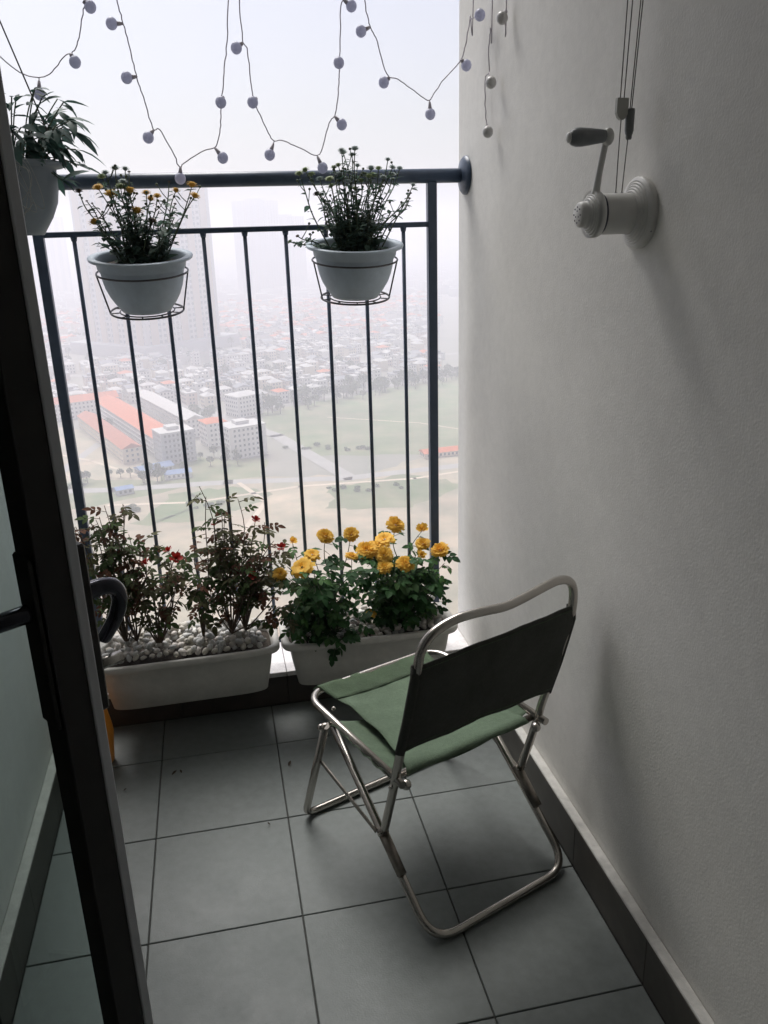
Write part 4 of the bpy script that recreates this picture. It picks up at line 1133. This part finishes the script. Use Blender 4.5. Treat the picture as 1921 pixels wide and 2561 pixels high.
for (y, x) in spots[285:]:
    w, d, h = rnd(8, 13), rnd(9, 17), random.choice((6.4, 9.6, 9.6, 12.8)); kind = random.choice(('hip', 'gable', 'flat', 'flat')); q = MB(); q.box((-w/2, -d/2, -.5), (w/2, d/2, h)); q.mi = 1; roof_geo(q, w, d, h, kind)
    Mx = place(x, y, GA+random.choice((0, PI/2))); k = random.randint(0, 3); k0 = len(rest[k].v)
    rest[k].v += [Mx @ v for v in q.v]; rest[k].f += [tuple(k0+i_ for i_ in f) for f in q.f]; rest[k].m += q.m; rest[k].sm += q.sm
fh_ = MB()
for k in range(4):
    k0 = len(fh_.v); fh_.v += rest[k].v; fh_.f += [tuple(k0+i_ for i_ in f) for f in rest[k].f]; fh_.m += [i_*4+k for i_ in rest[k].m]; fh_.sm += rest[k].sm
o = fh_.build('far_houses', [HW[0], HW[1], HW[2], HW[0], HR[0], HR[1], HR[3], HR[2]]); tag(o, 'dense low houses farther out in the hazy city', 'houses', kind='stuff')
# far built-up mass that reads as one texture
far = MB()
for k in range(1500):
    y = rnd(1600, 3600); x = y*rnd(-.3, .33); w, d, h = rnd(9, 26), rnd(9, 26), rnd(6, 20)
    far.box((x-w/2, y-d/2, GZ-.5), (x+w/2, y+d/2, GZ+h))
o = far.build('far_city', HW[2]); tag(o, 'far built up city mass dissolving in haze', 'city', kind='stuff')

# trees
TM = []
for k in range(5):
    cr, tr_ = MB(), MB()
    tr_.tube([(0, 0, 0), (rnd(-.2, .2), rnd(-.2, .2), 2.2), (rnd(-.4, .4), rnd(-.4, .4), 4.2)], [.28, .2, .1], 6)
    for q in range(4):
        a = rnd(0, 6.28); tr_.tube([(0, 0, 2.2), (1.2*math.cos(a), 1.2*math.sin(a), 4)], [.12, .05], 5)
    for q in range(170):
        a, b = rnd(0, 6.28), math.acos(rnd(-.7, 1)); r_ = rnd(.55, 1.05)
        c = Vector((2.5*r_*math.sin(b)*math.cos(a), 2.5*r_*math.sin(b)*math.sin(a), 4.6+2.1*r_*math.cos(b)))
        n_ = Vector((rnd(-1, 1), rnd(-1, 1), rnd(-.2, 1))).normalized(); s_ = rnd(.35, .7)
        u_ = n_.orthogonal().normalized()*s_; v_ = n_.cross(u_)
        cr.quad(c-u_, c-v_*.7, c+u_, c+v_*.7)
    TM.append((cr.mesh('crown', CROWN[k % 3]), tr_.mesh('trunk', TRUNK)))
nt_ = 0
def tree(x, y, sc, lab, grp):
    c, t_ = random.choice(TM)
    root = bpy.data.objects.new('city_tree', None); col.objects.link(root)
    sc *= 1.25; flat = .5 if 'bush' in lab else 1.0
    root.matrix_world = place(x, y, rnd(0, 6)) @ Matrix.Translation((0, 0, -1.1*sc if flat < 1 else 0)) @ Matrix.Diagonal((sc, sc, flat*sc*rnd(.85, 1.2), 1)); tag(root, lab, 'tree', grp)
    for me, nm in ((c, 'crown'), (t_, 'trunk')):
        o = bpy.data.objects.new(nm, me); col.objects.link(o); o.parent = root
for k in range(110):
    f = random.random(); tree(16+f*140+rnd(-5, 8), 319+f*66+rnd(-8, 8), rnd(.8, 1.4), 'tree in the belt along the far edge of the green field', 'trees along the far edge of the field')
for k in range(26):
    f = random.random(); tree(-45+f*58+rnd(-2, 2), 243+f*5+rnd(-5, 9) if f > .6 else 240+rnd(-8, 4), rnd(.5, .9), 'small tree on the left green field below the terraces', 'trees on the left field')
clumps = [(rnd(-.2, .27), rnd(198, 300)) for _ in range(13)]
for k in range(90):
    f, y = random.choice(clumps); x = y*f+rnd(-5, 5)+rnd(-4, 4); y += rnd(-2.5, 2.5)
    if -50 < x < 16 and y > 235: continue
    tree(x, y, rnd(.3, .75), 'low bush on the open ground and sand below the city', 'bushes on the open ground')
for k in range(150):
    for _ in range(30):
        y = rnd(300, 640); x = y*rnd(-.24, .27)
        if not (x > 16 and y < 318+.46*(x-14)) and not (-70 < x < 0 and y < 300) and not (abs(x+32) < 36 and abs(y-523) < 36): break
    tree(x, y, rnd(.9, 1.5), 'street tree standing among the hazy city houses', 'street trees of the hazy city')

# ------------------------------------------------------------------ haze
HZ = bpy.data.materials.new('haze_air'); HZ.use_nodes = True
n_, l_ = HZ.node_tree.nodes, HZ.node_tree.links
n_.remove(n_['Principled BSDF'])
pv = n_.new('ShaderNodeVolumePrincipled')
pv.inputs['Color'].default_value = (.945, .942, 1.0, 1)
pv.inputs['Density'].default_value = .00116
pv.inputs['Anisotropy'].default_value = .35
l_.new(pv.outputs[0], n_['Material Output'].inputs['Volume'])
hz = MB().box((-5650, -5650, GZ-1), (5650, 5650, 66)).build('haze', HZ)
tag(hz, 'pale haze over the city', 'haze', kind='stuff')
